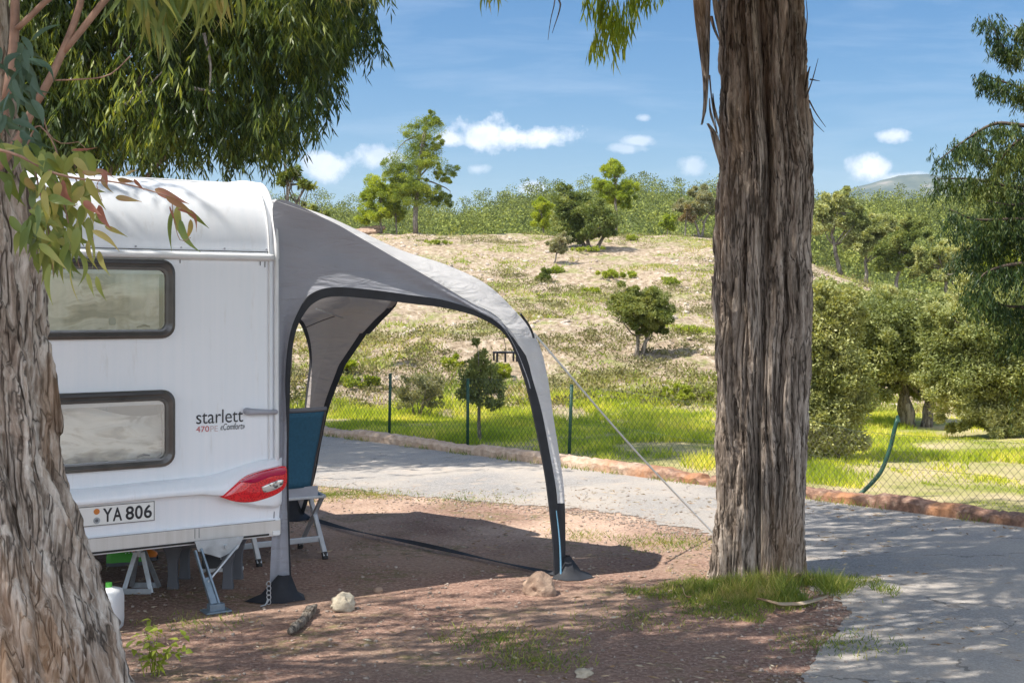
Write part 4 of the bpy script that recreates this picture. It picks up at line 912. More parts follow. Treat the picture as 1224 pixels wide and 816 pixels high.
# moulded rear panel: bulge with swoosh over the light cluster
top = [(s, z) for s, z in [ws(*q) for q in ((332, 547), (312, 549), (294, 554), (270, 562), (244, 568.5), (210, 572), (176, 575), (103, 583))]]
low = [(s, z) for s, z in [ws(*q, .06) for q in ((345, 600), (330, 607), (308, 606), (288, 602), (265, 593), (240, 591), (200, 594), (131, 601))]]
top = sorted(top); low = sorted(low)
def sym(tab, s):
    s2 = s if s < 1.15 else WD-s; return np.interp(s2, [a for a, b in tab], [b for a, b in tab])
sS = np.linspace(-.012, WD+.012, 90); Gm = []
for s in sS:
    zt_, zl = sym(top, s), sym(low, s); e = min(max(s+.012, 0), max(WD+.012-s, 0)); kq = math.sqrt(1-(1-min(e/.10, 1))**2) if e > 0 else 0
    hz = zt_-zl; row = []
    for o_, f in ((-.03, 0), (.004, 0), (.028, .03), (.048, .14), (.064, .34), (.078, .62), (.082, .82), (.078, .94), (.060, 1.0), (.030, 1.02)):
        row.append(wp(s, zt_-hz*f, (o_*kq if o_ > 0 else o_)))
    row += [wp(s, zl-.03, .016*kq), wp(s, .47, .014*kq), wp(s, .462, .034*kq), wp(s, .375, .036*kq), wp(s, .365, .028*kq), wp(s, .363, -.12)]
    Gm.append(row)
MB().grid(np.array(Gm)).build('rear_moulding', M['body'], car, smooth=True).modifiers.new('e', 'EDGE_SPLIT').split_angle = R(38)
lo_ = MB(); lo_.box(wp(1.15, .418, .0375), S3, N3, Z3, 1.135, .002, .042); lo_.build('lower_panel', M['skirt'], car, bevel=.001)
lo_ = MB(); lo_.box(wp(1.15, .380, .042), S3, N3, Z3, 1.06, .002, .0055); lo_.build('black_rubbing_strip', M['rubber'], car)
lo_ = MB()
for s in (.52, .545): lo_.box(wp(s, .43, .0405), S3, N3, Z3, .0012, .001, .028)
lo_.box(wp(1.15, .4615, .0405), S3, N3, Z3, 1.10, .001, .0012); lo_.build('panel_joints', M['charcoal'], car)
lo_ = MB(); lo_.box(wp(.045, .385, .044), S3, N3, Z3, .022, .004, .013); lo_.build('end_cap', M['white'], car, bevel=.002)
for i in range(9):
    s_ = .09+i*.262; MB().tube([wp(s_, 2.085, .0), wp(s_, 2.085, .006)], .006, 8).build('screw_cap', M['palegrey'], car)
# tail light
def poly_on(pts, o0, o1, name, mat, parent, dome=.0, smooth=False):
    P = res(np.array([[*q, 0.] for q in pts+[pts[0]]]), 41)[:-1, :2] if len(pts) > 5 else np.array(pts, float)
    A = np.array([wpp(x, y, o1) for x, y in P]); B = np.array([p-N3*(o1-o0) for p in A]); c = A.mean(0)
    mb = MB(); rings = [B, A, c+(A-c)*.93+N3*dome*.45, c+(A-c)*.75+N3*dome*.8, c+(A-c)*.4+N3*dome]
    mb.grid(np.array(rings), closed=True); mb.add(rings[-1], [tuple(range(len(A)))])
    return mb.build(name, mat, parent, smooth=False, weld=True)
tl = poly_on([(264.7, 594), (275, 585), (294, 570), (312, 563), (330, 558.5), (341.5, 557), (343, 566), (342, 580), (333, 589), (316, 596), (298, 600), (280, 599)], .03, .087, 'tail_light', M['lens'], car, .012)
poly_on([(288, 575.5), (300, 568.5), (322, 561.8), (340.5, 558.6), (341, 566), (325, 569), (303, 577)], .09, .103, 'reflector', M['lens2'], tl, .003)
poly_on([(313, 582), (325, 576.5), (338, 573), (338, 579), (330, 584.5), (316, 588)], .085, .107, 'clear_lamp', M['clear'], tl, .003)
# number plate
ps, pz0 = ws(185, 599, .022); _, pz1 = ws(185, 619.5, .022)
zc_ = (pz0+pz1)/2-.002; pl = MB(); pl.box(wp(ps+.26, zc_, .026), S3, N3, Z3, .262, .004, .057); plate = pl.build('number_plate', M['plate'], car, bevel=.003)
pb = MB()
for dz in (-.053, .053): pb.box(wp(ps+.26, zc_+dz, .0306), S3, N3, Z3, .256, .0006, .0017)
for ds in (.006, .514): pb.box(wp(ps+ds, zc_, .0306), S3, N3, Z3, .0017, .0006, .053)
pb.build('plate_border', M['text'], plate)
def disc(s, z, o_, r, mat, name, parent):
    P = [wp(s+r*math.cos(a), z+r*math.sin(a), o_) for a in np.linspace(0, 2*math.pi, 20, endpoint=False)]
    A = np.array(P); B = A-N3*.002; m_ = MB().grid(np.array([B, A]), closed=True); m_.add(A, [tuple(range(20))]); m_.build(name, mat, parent)
ss1, _ = ws(115.5, 610, .03); disc(ss1, zc_+.024, .0325, .0165, M['orange'], 'round_sticker', plate); disc(ss1, zc_-.026, .0325, .0185, M['steel'], 'round_seal', plate)
disc(ss1, zc_-.026, .0335, .009, M['greyplast'], 'seal_crest', plate)
def text3d(body_, s_right_px, s_left_px, ytop, ybot, o_, mat, name, parent, shear=0, bold=0, spacing=1.0, exact=None):
    cu = bpy.data.curves.new('t', 'FONT'); cu.body = body_; cu.size = 1; cu.shear = shear; cu.offset = bold; cu.space_character = spacing; cu.extrude = 0
    ob = bpy.data.objects.new('t', cu); col.objects.link(ob); bpy.context.view_layer.update()
    me = bpy.data.meshes.new_from_object(ob.evaluated_get(bpy.context.evaluated_depsgraph_get())); bpy.data.objects.remove(ob)
    n = len(me.vertices); a = np.empty(n*3, np.float32); me.vertices.foreach_get('co', a); a = a.reshape(-1, 3)
    a[:, 0] = (a[:, 0]-a[:, 0].min())/np.ptp(a[:, 0]); a[:, 1] = (a[:, 1]-a[:, 1].min())/np.ptp(a[:, 1])
    if exact: sL, sR, zT, zB = exact
    else:
        sL, zT = ws(s_left_px, ytop, o_); sR, _ = ws(s_right_px, ybot, o_); xm, _ = 0, 0; _, zB = ws(s_left_px, ybot, o_)
    W = np.array([wp(sL+(sR-sL)*x, zB+(zT-zB)*y, o_) for x, y, _ in a])
    me.vertices.foreach_set('co', W.astype(np.float32).ravel()); me.update(); me.materials.clear(); me.materials.append(mat)
    o = link(me, name, parent); sd = o.modifiers.new('s', 'SOLIDIFY'); sd.thickness = .0008; return o
def sx(px): return ws(px, 600, .03)[0]
for ch, a0, a1 in (('Y', 123, 134.3), ('A', 134.8, 146), ('8', 150.2, 160.2), ('0', 161.3, 170.6), ('6', 172, 181.5)):
    text3d(ch, 0, 0, 0, 0, .0312, M['text'], 'plate_character', plate, bold=.018, exact=(sx(a0), sx(a1), zc_+.038, zc_-.038))
text3d('starlett', 290.6, 234.7, 490.5, 506.8, .003, M['text'], 'model_lettering', car)
text3d('470', 250, 234.5, 509.5, 516.5, .003, M['redtext'], 'number_lettering', car)
text3d('PE', 260.5, 251.5, 508.8, 515.8, .003, M['faint'], 'faded_lettering', car)
text3d('«Comfort»', 292.5, 263.5, 506.3, 514.0, .003, M['text'], 'trim_lettering', car, shear=.25)
# hand grip
hA, hB = wpp(298, 491.8, .05), wpp(331, 492.2, .05); h_ = MB(); hP = np.array([hA-N3*.05, hA-N3*.012, hA*.93+hB*.07, hA*.5+hB*.5, hA*.07+hB*.93, hB-N3*.012, hB-N3*.05])
h_.tube(res(hP, 24), np.interp(np.linspace(0, 1, 24), [0, .15, .25, .8, 1], [.020, .021, .019, .013, .016]), 10); h_.build('hand_grip', M['palegrey'], car, smooth=True)
# underside: floor, chassis rails, axle, wheels, corner steadies
u_ = MB(); u_.box(wp(1.15, .47, -LN/2), S3, N3, Z3, 1.10, LN/2-.1, .03); u_.build('floor_panel', M['greyplast'], car)
u_ = MB()
for s in (.45, 1.85): u_.box(wp(s, .40, -LN/2+.1), S3, N3, Z3, .025, LN/2-.35, .045)
u_.box(wp(1.15, .33, -2.6), S3, N3, Z3, 1.0, .035, .035); u_.build('chassis', M['bsteel'], car)
for s in (.16, 2.14):
    P = np.array([wp(s+x, .31, -2.6) for x in (-.085, -.07, .07, .085)]); mbw = MB(); V_, F_ = tube(P, [.29, .31, .31, .29], 28); mbw.add(V_, F_); wh = mbw.build('wheel', M['rubber'], car)
    mbw = MB(); V_, F_ = tube(np.array([wp(s+x, .31, -2.6) for x in (-.09, .09)]), .17, 20); mbw.add(V_, F_); mbw.build('rim', M['steel'], wh)
def steady(foot, head, far_s):
    f, h = np.array(foot), np.array(head); m_ = MB()
    side = unit(np.cross(h-f, N3)); 
    for q in (-.022, .022): m_.bar(f+side*q+[0, 0, .03], h+side*q*.8, .012, .034, N3)
    m_.bar(f+[0, 0, .03], f*.45+h*.55, .034, .012, N3); st_ = m_.build('corner_steady', M['bsteel'], car, bevel=.002)
    p_ = MB(); p_.box(f+[0, 0, .008], S3, N3, Z3, .075, .06, .006); p_.box(f+[0, 0, .03], S3, N3, Z3, .045, .028, .02); p_.build('foot_plate', M['bsteel'], st_, bevel=.004)
    k_ = MB(); k_.bar(f*.52+h*.48, h+S3*(-far_s), .010, .022, N3); k_.tube([h+S3*(-far_s*.7)+N3*.02, h+S3*(-far_s*.7)-N3*.03], .014, 10); k_.build('brace', M['steel'], st_)
    q_ = MB(); P_ = [h+S3*.02+Z3*.05, h-S3*far_s*1.15+Z3*.05, h-S3*far_s*1.0-Z3*.02, h-S3*far_s*.55-Z3*.06, h-Z3*.01]; q_.add(np.concatenate([np.array(P_)+N3*.006, np.array(P_)-N3*.006]), [(0, 1, 2, 3, 4), (9, 8, 7, 6, 5)]+[(i, (i+1) % 5, (i+1) % 5+5, i+5) for i in range(5)]); q_.build('bracket', M['steel'], st_)
sf, _ = ws(258, 730, -.30)
gy = G(258, 731); rel = gy[:2]-C0; s_f, o_f = rel@E1, rel@NO
hd_x = U(236, 655, gy[1]+.05)
steady((gy[0], gy[1], 0), (hd_x[0], gy[1]+.06, .345), .24)
steady(tuple(wp(WD-s_f, 0, o_f)), tuple(wp(WD-s_f+.0, .345, o_f-.02)), -.2)

# ---------------------------------------------------------------- things under the caravan
def thing_px(name, px, py, label, cat): g_ = G(px, py); return root(name, g_, label, cat), g_
X3 = np.array([1.0, 0, 0]); Y3 = np.array([0, 1.0, 0])
rt, g0 = thing_px('axle_stand', 167, 708, 'silver A-shaped axle stand under the caravan beside the trunk', 'axle stand')
def fr_a(w0, w1, h, dy):
    m_ = MB(); c = g0+[0, dy, 0]; ln = .0
    for sg in (-1, 1): m_.bar(c+X3*sg*w0/2+Z3*.01, c+X3*sg*w1/2+Z3*h+Y3*(-dy*.8), .028, .012, Y3)
    m_.bar(c-X3*w0/2+Z3*.02, c+X3*w0/2+Z3*.02, .012, .034, Z3); return m_
fr_a(.17, .04, .25, -.05).build('leg_frame', M['steel'], rt, bevel=.002); fr_a(.17, .04, .25, .12).build('leg_frame', M['steel'], rt, bevel=.002)
m_ = MB(); m_.tube([g0+Z3*.22, g0+Z3*.36], .02, 10); m_.box(g0+Z3*.365, X3, Y3, Z3, .045, .03, .008); m_.build('support_head', M['steel'], rt)
rt, g1 = thing_px('step_stool', 228, 703, 'dark grey plastic step stool under the caravan behind the steel corner leg', 'stool')
m_ = MB(); m_.box(g1+Z3*.27+[.06, .14, 0], X3, Y3, Z3, .22, .15, .018); m_.build('step_top', M['greyplast'], rt, bevel=.008)
for dx, dy in ((-.11, 0), (-.11, .28), (.23, 0), (.23, .28)):
    m_ = MB(); c = g1+[dx, dy, 0]; Gd = []
    for z, w in ((0, .07), (.08, .055), (.16, .06), (.22, .085), (.26, .13)):
        Gd.append([c+X3*(-w/2 if dx < 0 else w/2-.0)*1+Z3*z+Y3*q for q in (-.02, .02)]+[c+X3*((w*.5) if dx < 0 else (-w*.5))+Z3*z+Y3*q for q in (.02, -.02)])
    m_.grid(np.array(Gd), closed=True); m_.build('leg', M['greyplast'], rt, bevel=.004)
def shoe(name, px, py, label, mat, ang=0, L=.27):
    rt, g_ = thing_px(name, px, py, label, 'shoe'); a = R(ang); dx = np.array([math.cos(a), math.sin(a), 0]); dy = np.array([-math.sin(a), math.cos(a), 0])
    t = np.linspace(0, 1, 14); wd = np.interp(t, [0, .1, .35, .5, .75, .95, 1], [.015, .034, .032, .036, .046, .03, .01]); ht = np.interp(t, [0, .08, .3, .45, .7, .92, 1], [.05, .09, .09, .075, .055, .04, .02])
    rows, rows2 = [], []
    for ti, w, h in zip(t, wd, ht):
        c = g_+dx*L*(ti-.5); rows.append([c+dy*w*math.cos(b)+Z3*(.022+max(0, h*math.sin(b))) for b in np.linspace(0, math.pi, 9)])
        rows2.append([c+dy*w*1.08*q+Z3*z for q, z in ((-1, .002), (-1, .026), (1, .026), (1, .002))])
    MB().grid(np.array(rows)).build('upper', mat, rt, smooth=True); MB().grid(np.array(rows2), closed=True).build('sole', M['white'] if mat is M['charcoal'] else M['greyplast'], rt)
    l_ = MB()
    for q in (.46, .54, .62): l_.bar(g_+dx*L*(q-.5)-dy*.026+Z3*.085, g_+dx*L*(q-.5)+dy*.026+Z3*.085, .006, .004)
    l_.build('laces', M['white'], rt)
shoe('sneaker', 266, 682, 'black canvas sneaker with white laces on the soil behind the steel corner leg', M['charcoal'], 15)
shoe('running_shoe', 152, 675, 'bright green shoe lying under the caravan left of the axle stand', M['green_shoe'], 20)
shoe('running_shoe', 172, 668, 'orange shoe lying under the caravan just behind the axle stand', M['orange_shoe'], -20, .22)
rt, g2 = thing_px('water_canister', 130, 752, 'white plastic canister standing half hidden behind the shaggy trunk', 'canister')
m_ = MB(); Gd = []
for z, w in ((0, .055), (.01, .065), (.05, .068), (.17, .068), (.21, .06), (.225, .03), (.23, .02)): Gd.append([g2+X3*w*math.copysign(abs(math.cos(a))**.5, math.cos(a))+Y3*(w*1.4)*math.copysign(abs(math.sin(a))**.5, math.sin(a))+Z3*z for a in np.linspace(0, 2*math.pi, 24, endpoint=False)])
m_.grid(np.array(Gd), closed=True); m_.add(np.array(Gd[-1]), [tuple(range(24))]); m_.build('bottle', M['white'], rt, smooth=True)
m_ = MB(); m_.tube([g2+Z3*.225, g2+Z3*.255], .018, 12); m_.build('cap', M['green_shoe'], rt)

# ---------------------------------------------------------------- awning
F1 = G(676, 690); F2 = np.array([-1.80, 10.35, 0])
aw = root('awning', ((C0[0]+F1[0])/2, 9.0, 0), 'grey and white fabric awning with curved legs stretched from the caravan side', 'awning')
Wd = unit(F1[:2]-C0)
A0 = C0+NO*.03
def onp(px, py, back=0.0):                         # pixel on the awning's near side plane, pushed back along the far-leg direction
    Dd = unit(F2[:2]-F1[:2]); o0 = A0+Dd*back; wd = unit(F1[:2]-A0); k = (px-CX)/F0
    s = (k*o0[1]-o0[0])/(wd[0]-k*wd[1]); Y = o0[1]+wd[1]*s; return U(px, py, Y)
O = res([(347, 702, 0), (345, 640, 0), (343.5, 560, 0), (345, 480, 0), (348, 420, 0), (356, 388, 0), (371, 364, 0), (392, 354, 0), (440, 356, 0), (520, 366, 0), (570, 377, 0), (603, 400, 0), (628, 445, 0), (646, 510, 0), (657, 570, 0), (662, 620, 0), (664, 688, 0)], 90)
T = res([(322, 704, 0), (325, 640, 0), (331, 560, 0), (337, 480, 0), (338, 400, 0), (338.5, 330, 0), (338, 242, 0), (395, 264, 0), (440, 290, 0), (500, 325, 0), (545, 351, 0), (590, 383, 0), (632, 440, 0), (653, 510, 0), (663, 570, 0), (668, 598, 0), (672, 690, 0)], 90)
# pair the two curves by matching key stations
kO = np.array([0, 1, 2, 3, 4, 5, 6, 7, 8, 9, 10, 11, 12, 13, 14, 15, 16]); 
def keyed(pts, n): 
    pts = np.array(pts, float); t = np.linspace(0, len(pts)-1, n); out = []
    tan = np.gradient(pts, axis=0)
    for v in t:
        i = min(int(v), len(pts)-2); s = v-i; out.append((2*s**3-3*s**2+1)*pts[i]+(s**3-2*s**2+s)*tan[i]+(-2*s**3+3*s**2)*pts[i+1]+(s**3-s**2)*tan[i+1])
    return np.array(out)
Ok = [(347, 702), (345, 640), (343.5, 560), (345, 480), (347, 430), (352, 398), (361, 377), (375, 361), (398, 353.5), (440, 356), (490, 362), (535, 368), (575, 380), (606, 402), (625, 446), (637, 492), (650.5, 559), (656, 597), (661, 645), (663, 688)]
Tk = [(322, 704), (325, 640), (331, 560), (333, 480), (333, 420), (333, 370), (333, 310), (329, 240), (390, 262), (432, 285), (475, 310), (520, 336), (560, 360), (600, 384), (634, 448), (646, 492), (661, 559), (666, 597), (668, 645), (669, 688)]
NK = 133
Oc, Tc = keyed(Ok, NK), keyed(Tk, NK)
def surf(Ac, Bc, m, fb=lambda t, f: 0):
    rows = []
    for i in range(len(Ac)):
        t = i/(len(Ac)-1); row = []
        for f in np.linspace(0, 1, m):
            x, y = Ac[i]*(1-f)+Bc[i]*f; row.append(onp(x, y, fb(t, f)))
        rows.append(row)
    return np.array(rows)
bulge = lambda t, f: .05*math.sin(math.pi*f)*math.sin(math.pi*min(t*1.2, 1))+.012*math.sin(9*f+14*t)*math.sin(math.pi*f)
iw = int(NK*7/19)                                  # station where caravan edge meets the roof
MB().grid(surf(Oc[:int(NK*14.5/19)], Tc[:int(NK*14.5/19)], 14, lambda t, f: bulge(t, f))).build('side_panel', M['panel'], aw, smooth=True)
# light band from T to the silhouette R
Rk = [(329, 238), (385, 256), (432, 277), (480, 299), (535, 317), (582, 340), (618, 374), (642, 406), (654, 448), (661, 495), (671, 559), (675, 597), (676, 645), (676, 690)]
Tk2 = [(329, 240), (390, 262), (432, 285), (475, 310), (520, 336), (560, 360), (598, 384), (617, 405), (634, 448), (646, 492), (661, 559), (666, 597), (668, 645), (669, 688)]
NB = 110; Rc, T2 = keyed(Rk, NB), keyed(Tk2, NB)
backf = lambda t: np.interp(t, [0, .2, .45, .6, .75, 1], [.02, .5, .55, .35, .16, .05])
def band(i0, i1): 
    rows = []
    for i in range(i0, i1):
        t = i/(NB-1); rows.append([onp(*(T2[i]*(1-f)+Rc[i]*f), backf(t)*(1-math.cos(f*math.pi/2))+.008*math.sin(6*f+25*t)*f) for f in np.linspace(0, 1, 9)])
    return np.array(rows)
ic = int(NB*11/13)
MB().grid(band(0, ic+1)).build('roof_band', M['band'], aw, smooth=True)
MB().grid(band(ic, NB)).build('leg_sleeve', M['black'], aw, smooth=True)
# roof between the near and the far ridge, opening as an arch between the legs
Rn = np.array([onp(*Rc[i], backf(i/(NB-1))) for i in range(NB)])
far_leg = [U(420, 361, 9.85), U(406, 382, 9.9), U(392, 415, 9.98), U(381, 450, 10.08), U(372, 485, 10.16), U(366, 530, 10.25), U(363, 570, 10.3), np.array([*F2[:2], 0])+[.02, 0, .02]]
C1 = C0+E2*2.5; top_far = [np.array([C1[0], C1[1], 2.38]), np.array([-2.35, 9.75, 2.34]), np.array([-1.9, 9.85, 2.22]), np.array([-1.5, 9.85, 2.0])]
Rf = keyed(top_far+far_leg, NB)
phin = np.interp(np.linspace(0, 1, NB), [0, .28, .33, .38, .44, .50, .60, .75, .86, 1], [.5, .5, .40, .27, .17, .12, .07, .04, .03, .02])
phif = np.interp(np.linspace(0, 1, NB), [0, .30, .34, .40, .50, .60, .75, .86, 1], [.5, .5, .45, .33, .20, .12, .08, .06, .03])
def roof(A, B, phi):
    rows = []
    for i in range(NB):
        t = i/(NB-1); e = phi[i]; row = []
        for f in np.linspace(0, 1, 16):
            g_ = f*e; p = A[i]*(1-g_)+B[i]*g_; p = p-Z3*.05*math.sin(math.pi*min(g_, .5)*1)*(1 if t < .5 else 0); row.append(p)
        rows.append(row)
    return np.array(rows)
r1, r2 = roof(Rn, Rf, phin), roof(Rf, Rn, phif)
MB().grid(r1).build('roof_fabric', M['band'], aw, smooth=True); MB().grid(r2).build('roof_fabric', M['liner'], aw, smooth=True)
# far side panel and far leg web
Of = keyed([np.array([C1[0], C1[1], 1.0]), np.array([C1[0]+.02, C1[1], 1.6]), np.array([-2.35, 9.9, 1.9]), np.array([-2.0, 10.1, 1.82]), U(352, 380, 10.3), U(364, 398, 10.3), U(370, 428, 10.3), U(366, 470, 10.35), U(360, 530, 10.4), U(355, 590, 10.4), np.array([F2[0]-.06, F2[1]+.05, .02])], NB)
rows = [[Rf[i]*(1-f)+Of[i]*f for f in np.linspace(0, 1, 8)] for i in range(NB)]
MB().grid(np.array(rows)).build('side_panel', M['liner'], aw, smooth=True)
def trim(P, w, side, name, th=.006):
    """flat strip along a curve, widened towards side points"""
    P = np.asarray(P); Sd = np.asarray(side); d = unit(Sd-P); rows = []
    w = np.broadcast_to(np.ravel(w), (len(P),))
    for p, q, ww in zip(P, d, w): rows.append([p-N3*th, p+q*ww-N3*th, p+q*ww+N3*th, p+N3*th])
    MB().grid(np.array(rows), closed=True).build(name, M['black'], aw, smooth=False)
On = np.array([onp(x, y, 0) for x, y in Oc]); Tn = np.array([onp(x, y, 0) for x, y in Tc])
wl = np.interp(np.linspace(0, 1, NK), [0, .13, .17, .3, .36, .8, .84, 1], [.002, .003, .02, .035, .052, .055, .05, .05])[:, None]
dirs = unit(Tn-On); rows = [[p-q*.004-N3*-.008, p+q*w_-N3*-.008, p+q*w_-N3*.006, p-q*.004-N3*.006] for p, q, w_ in zip(On, dirs, wl)]
MB().grid(np.array(rows), closed=True).build('opening_trim', M['black'], aw)
Gf = np.array([r2[i][-1] for i in range(NB)]); trim(Gf[33:], np.interp(np.arange(NB-33), [0, 76], [.10, .05])[:, None], Rf[33:], 'opening_trim')
trim(Of[20:], .055, Rf[20:], 'opening_trim')
Gn = np.array([r1[i][-1] for i in range(NB)]); trim(Gn[31:], .02, Rn[31:], 'opening_trim')
# light blue webbing on the near leg, foot flaps, straps, guy line
m_ = MB(); Pw = np.array([onp(665, 610, -.012), onp(668.5, 640, -.02), onp(670, 665, -.02), onp(670.5, 688, -.02)]); m_.tube(res(Pw, 10), np.linspace(.003, .007, 10), 6); m_.build('blue_strap', M['cyan'], aw)
def flap(c, w, h, name, apex):
    c = np.array(c, float); c[2] = 0; P = [c+[-w*.5, -.10, .004], c+[-w*.15, -.16, .004], c+[w*.2, -.15, .004], c+[w*.55, -.06, .004], c+[w*.45, .08, .004], c+[-w*.3, .1, .004]]
    q = [np.array(apex)+[.04*math.cos(a), .04*math.sin(a), 0] for a in np.linspace(-2.6, 2.6, 6)]
    mid = [a*.5+b*.5-Z3*.035 for a, b in zip(P, q)]
    MB().grid(np.array([P, mid, q]), closed=True).build(name, M['black'], aw, smooth=True)
flap(F1+[.04, .05, 0], .26, .1, 'foot_flap', F1+[-.005, .05, .13]); gA = G(322, 724)
flap(gA+[0, .2, 0], .34, .1, 'foot_flap', [gA[0]+.04, gA[1]+.26, .13]); flap(F2+[0, -.05, 0], .30, .1, 'foot_flap', F2+[0, 0, .16])
m_ = MB()
b0 = gA+[.0, -.02, 0]; 
for k_ in range(5):
    c = b0+[.0, 0, .03+k_*.026]; a = np.linspace(0, 2*math.pi, 9); m_.tube([c+[.012*math.cos(t), .004*(k_ % 2), .016*math.sin(t)] for t in a], .0028, 5)
m_.tube([b0+[-.045, -.01, .006], b0+[-.02, 0, .012], b0+[0, 0, .04]], .005, 6); m_.build('ground_peg', M['steel'], aw)
m_ = MB(); Pg = res(np.array([[F2[0]+.1, F2[1]-.05, .012], [*G(415, 637)[:2], .03], [*G(500, 656)[:2], .035], [*G(600, 676)[:2], .02], [F1[0]-.02, F1[1], .012]]), 40); Rw = []
for i, p in enumerate(Pg): tq = .5*math.sin(i*.35); Rw.append([p+[.012*math.cos(tq), .014*math.cos(tq), .014*math.sin(tq)+.008], p-[.012*math.cos(tq), .014*math.cos(tq), .010*math.sin(tq)]])
m_.grid(np.array(Rw)); m_.build('ground_strap', M['black'], aw, solid=.003)
m_ = MB(); gE = G(856, 641); gS = onp(638, 398, .2); m_.tube(res(np.array([gS, (gS+gE)/2-Z3*.03, gE]), 12), .007, 6); m_.build('guy_line', M['rope'], aw)
m_ = MB(); m_.tube([gE+[0, 0, -.03], gE+[.03, 0, .06]], .005, 6); m_.build('ground_peg', M['steel'], aw)
m_ = MB(); m_.tube(res(np.array([onp(622, 375, .12), onp(634, 392, .2), onp(638, 404, .2)]), 6), .008, 6); m_.build('buckle_strap', M['black'], aw)
m_ = MB(); m_.tube([U(378, 369, 9.1), U(410, 380, 9.8)], .006, 6); m_.build('tension_pole', M['alu'], aw)
m_ = MB(); m_.tube(res(np.array([U(364, 392, 9.6), U(385, 383, 9.7), U(400, 378, 9.8)]), 6), .004, 5); m_.build('inner_cord', M['charcoal'], aw)

# peg dryer hanging from the awning
hc = U(604, 421, 8.75); pd = root('peg_dryer', hc, 'small black hanging clothes peg dryer under the awning edge', 'peg dryer')
m_ = MB(); 
m_.tube([hc-Z3*.004, hc+Z3*.004], .082, 20)
for rr in (.085, .05): 
    a = np.linspace(0, 2*math.pi, 25); m_.tube([hc+[rr*math.cos(t), rr*math.sin(t), 0] for t in a], .006, 6)
for a in np.linspace(0, math.pi, 4, endpoint=False): m_.bar(hc-[.085*math.cos(a), .085*math.sin(a), 0], hc+[.085*math.cos(a), .085*math.sin(a), 0], .010, .006)
m_.build('rack', M['charcoal'], pd)
m_ = MB(); m_.tube([hc, hc+[0, 0, .05], U(601, 395, 8.7)], .002, 5); m_.build('hook', M['charcoal'], pd)
for i, a in enumerate(np.linspace(0, 2*math.pi, 8, endpoint=False)):
    m_ = MB(); c = hc+[.08*math.cos(a), .08*math.sin(a), -.04]; c = c+Z3*.02; m_.bar(c+Z3*.02, c-Z3*rng.uniform(.025, .05), .014, .016, Y3); m_.build('peg', M['charcoal'], pd)

# ---------------------------------------------------------------- folding chair
fa, fb = G(310, 677), G(389, 668)
lat = unit(fb-fa); fw = np.array([-lat[1], lat[0], 0]); wC = np.linalg.norm(fb-fa)
ch = root('folding_chair', (fa+fb)/2+fw*.2, 'folding camping chair with tall teal-blue back, standing behind the caravan corner', 'chair')
m1 = [(fa, -1), (fb, 1)]
kneeL, kneeR = [f+fw*.26+Z3*.43+lat*0 for f in (fa, fb)]
for f in (fa, fb):
    m_ = MB(); m_.bar(f+Z3*.02, f+fw*.30+Z3*.43, .024, .034, lat); lg = m_.build('leg', M['alu'], ch, bevel=.004)
    m_ = MB(); m_.tube([f+Z3*.0, f+fw*.02+Z3*.045], .021, 10); m_.build('foot', M['rubber'], lg)
    m_ = MB(); g_ = f+fw*.46; m_.bar(g_+Z3*.02, f+fw*.05+Z3*.43, .022, .030, lat); lg = m_.build('leg', M['alu'], ch, bevel=.004)
    m_ = MB(); m_.tube([g_, g_+Z3*.045-fw*.01], .020, 10); m_.build('foot', M['rubber'], lg)
m_ = MB(); 
for q, z in ((.085, .13), (.43, .06)): m_.bar(fa+fw*q+Z3*z, fb+fw*q+Z3*z, .016, .04, Z3)
m_.build('crossbar', M['alu'], ch, bevel=.004)
m_ = MB()
for f in (fa, fb): m_.bar(f+fw*.02+Z3*.43, f+fw*.50+Z3*.46, .026, .026, Z3); 
m_.bar(fa+fw*.03+Z3*.43, fb+fw*.03+Z3*.43, .02, .02, Z3); m_.build('seat_frame', M['alu'], ch, bevel=.004)
m_ = MB(); rows = []
for t in np.linspace(0, 1, 8): rows.append([fa*(1-q)+fb*q+fw*(.04+.44*t)+Z3*(.445+.03*t-.02*math.sin(math.pi*q)) for q in np.linspace(.04, .96, 8)])
m_.grid(np.array(rows)); m_.build('seat', M['blue_fab'], ch, solid=.008, smooth=True)
m_ = MB(); rows = []; bt, bb = [], []
for t in np.linspace(0, 1, 14):
    z = .50+.53*t; back = .03-.20*t*t*.6; wid = np.interp(t, [0, .3, .6, 1], [.70, .78, .86, .88])
    c = (fa+fb)/2+fw*back+lat*(-.01+.01*t); rows.append([c+lat*wC*.5*wid*q+Z3*z+fw*(.035*(q*q)) for q in np.linspace(-1, 1, 10)])
rows = np.array(rows); m_.grid(rows); m_.build('backrest', M['blue_fab'], ch, solid=.012, smooth=True)
m_ = MB()
for j in (0, -1): m_.tube(np.concatenate([[rows[0][j]-Z3*.08+fw*.02], rows[:, j]]), .011, 8)
m_.build('back_frame', M['charcoal'], ch, smooth=True)
m_ = MB(); P = rows[-1]+Z3*.012; P = np.concatenate([[P[0]-lat*.01-Z3*.0], P, [P[-1]+lat*.01]]); m_.tube(P, .017, 10); m_.build('headrest_bar', M['greyplast'], ch, smooth=True)
for j, sg in ((0, -1), (-1, 1)):
    m_ = MB(); p = rows[4][j]; m_.bar(p-Z3*.02, p+fw*.40-Z3*.04, .04, .022, Z3); m_.build('armrest', M['charcoal'], ch, bevel=.008)
m_ = MB(); m_.box((fa+fb)/2+fw*.05+Z3*.47, lat, fw, Z3, wC*.42, .012, .035); m_.build('lower_band', M['palegrey'], ch, bevel=.004)

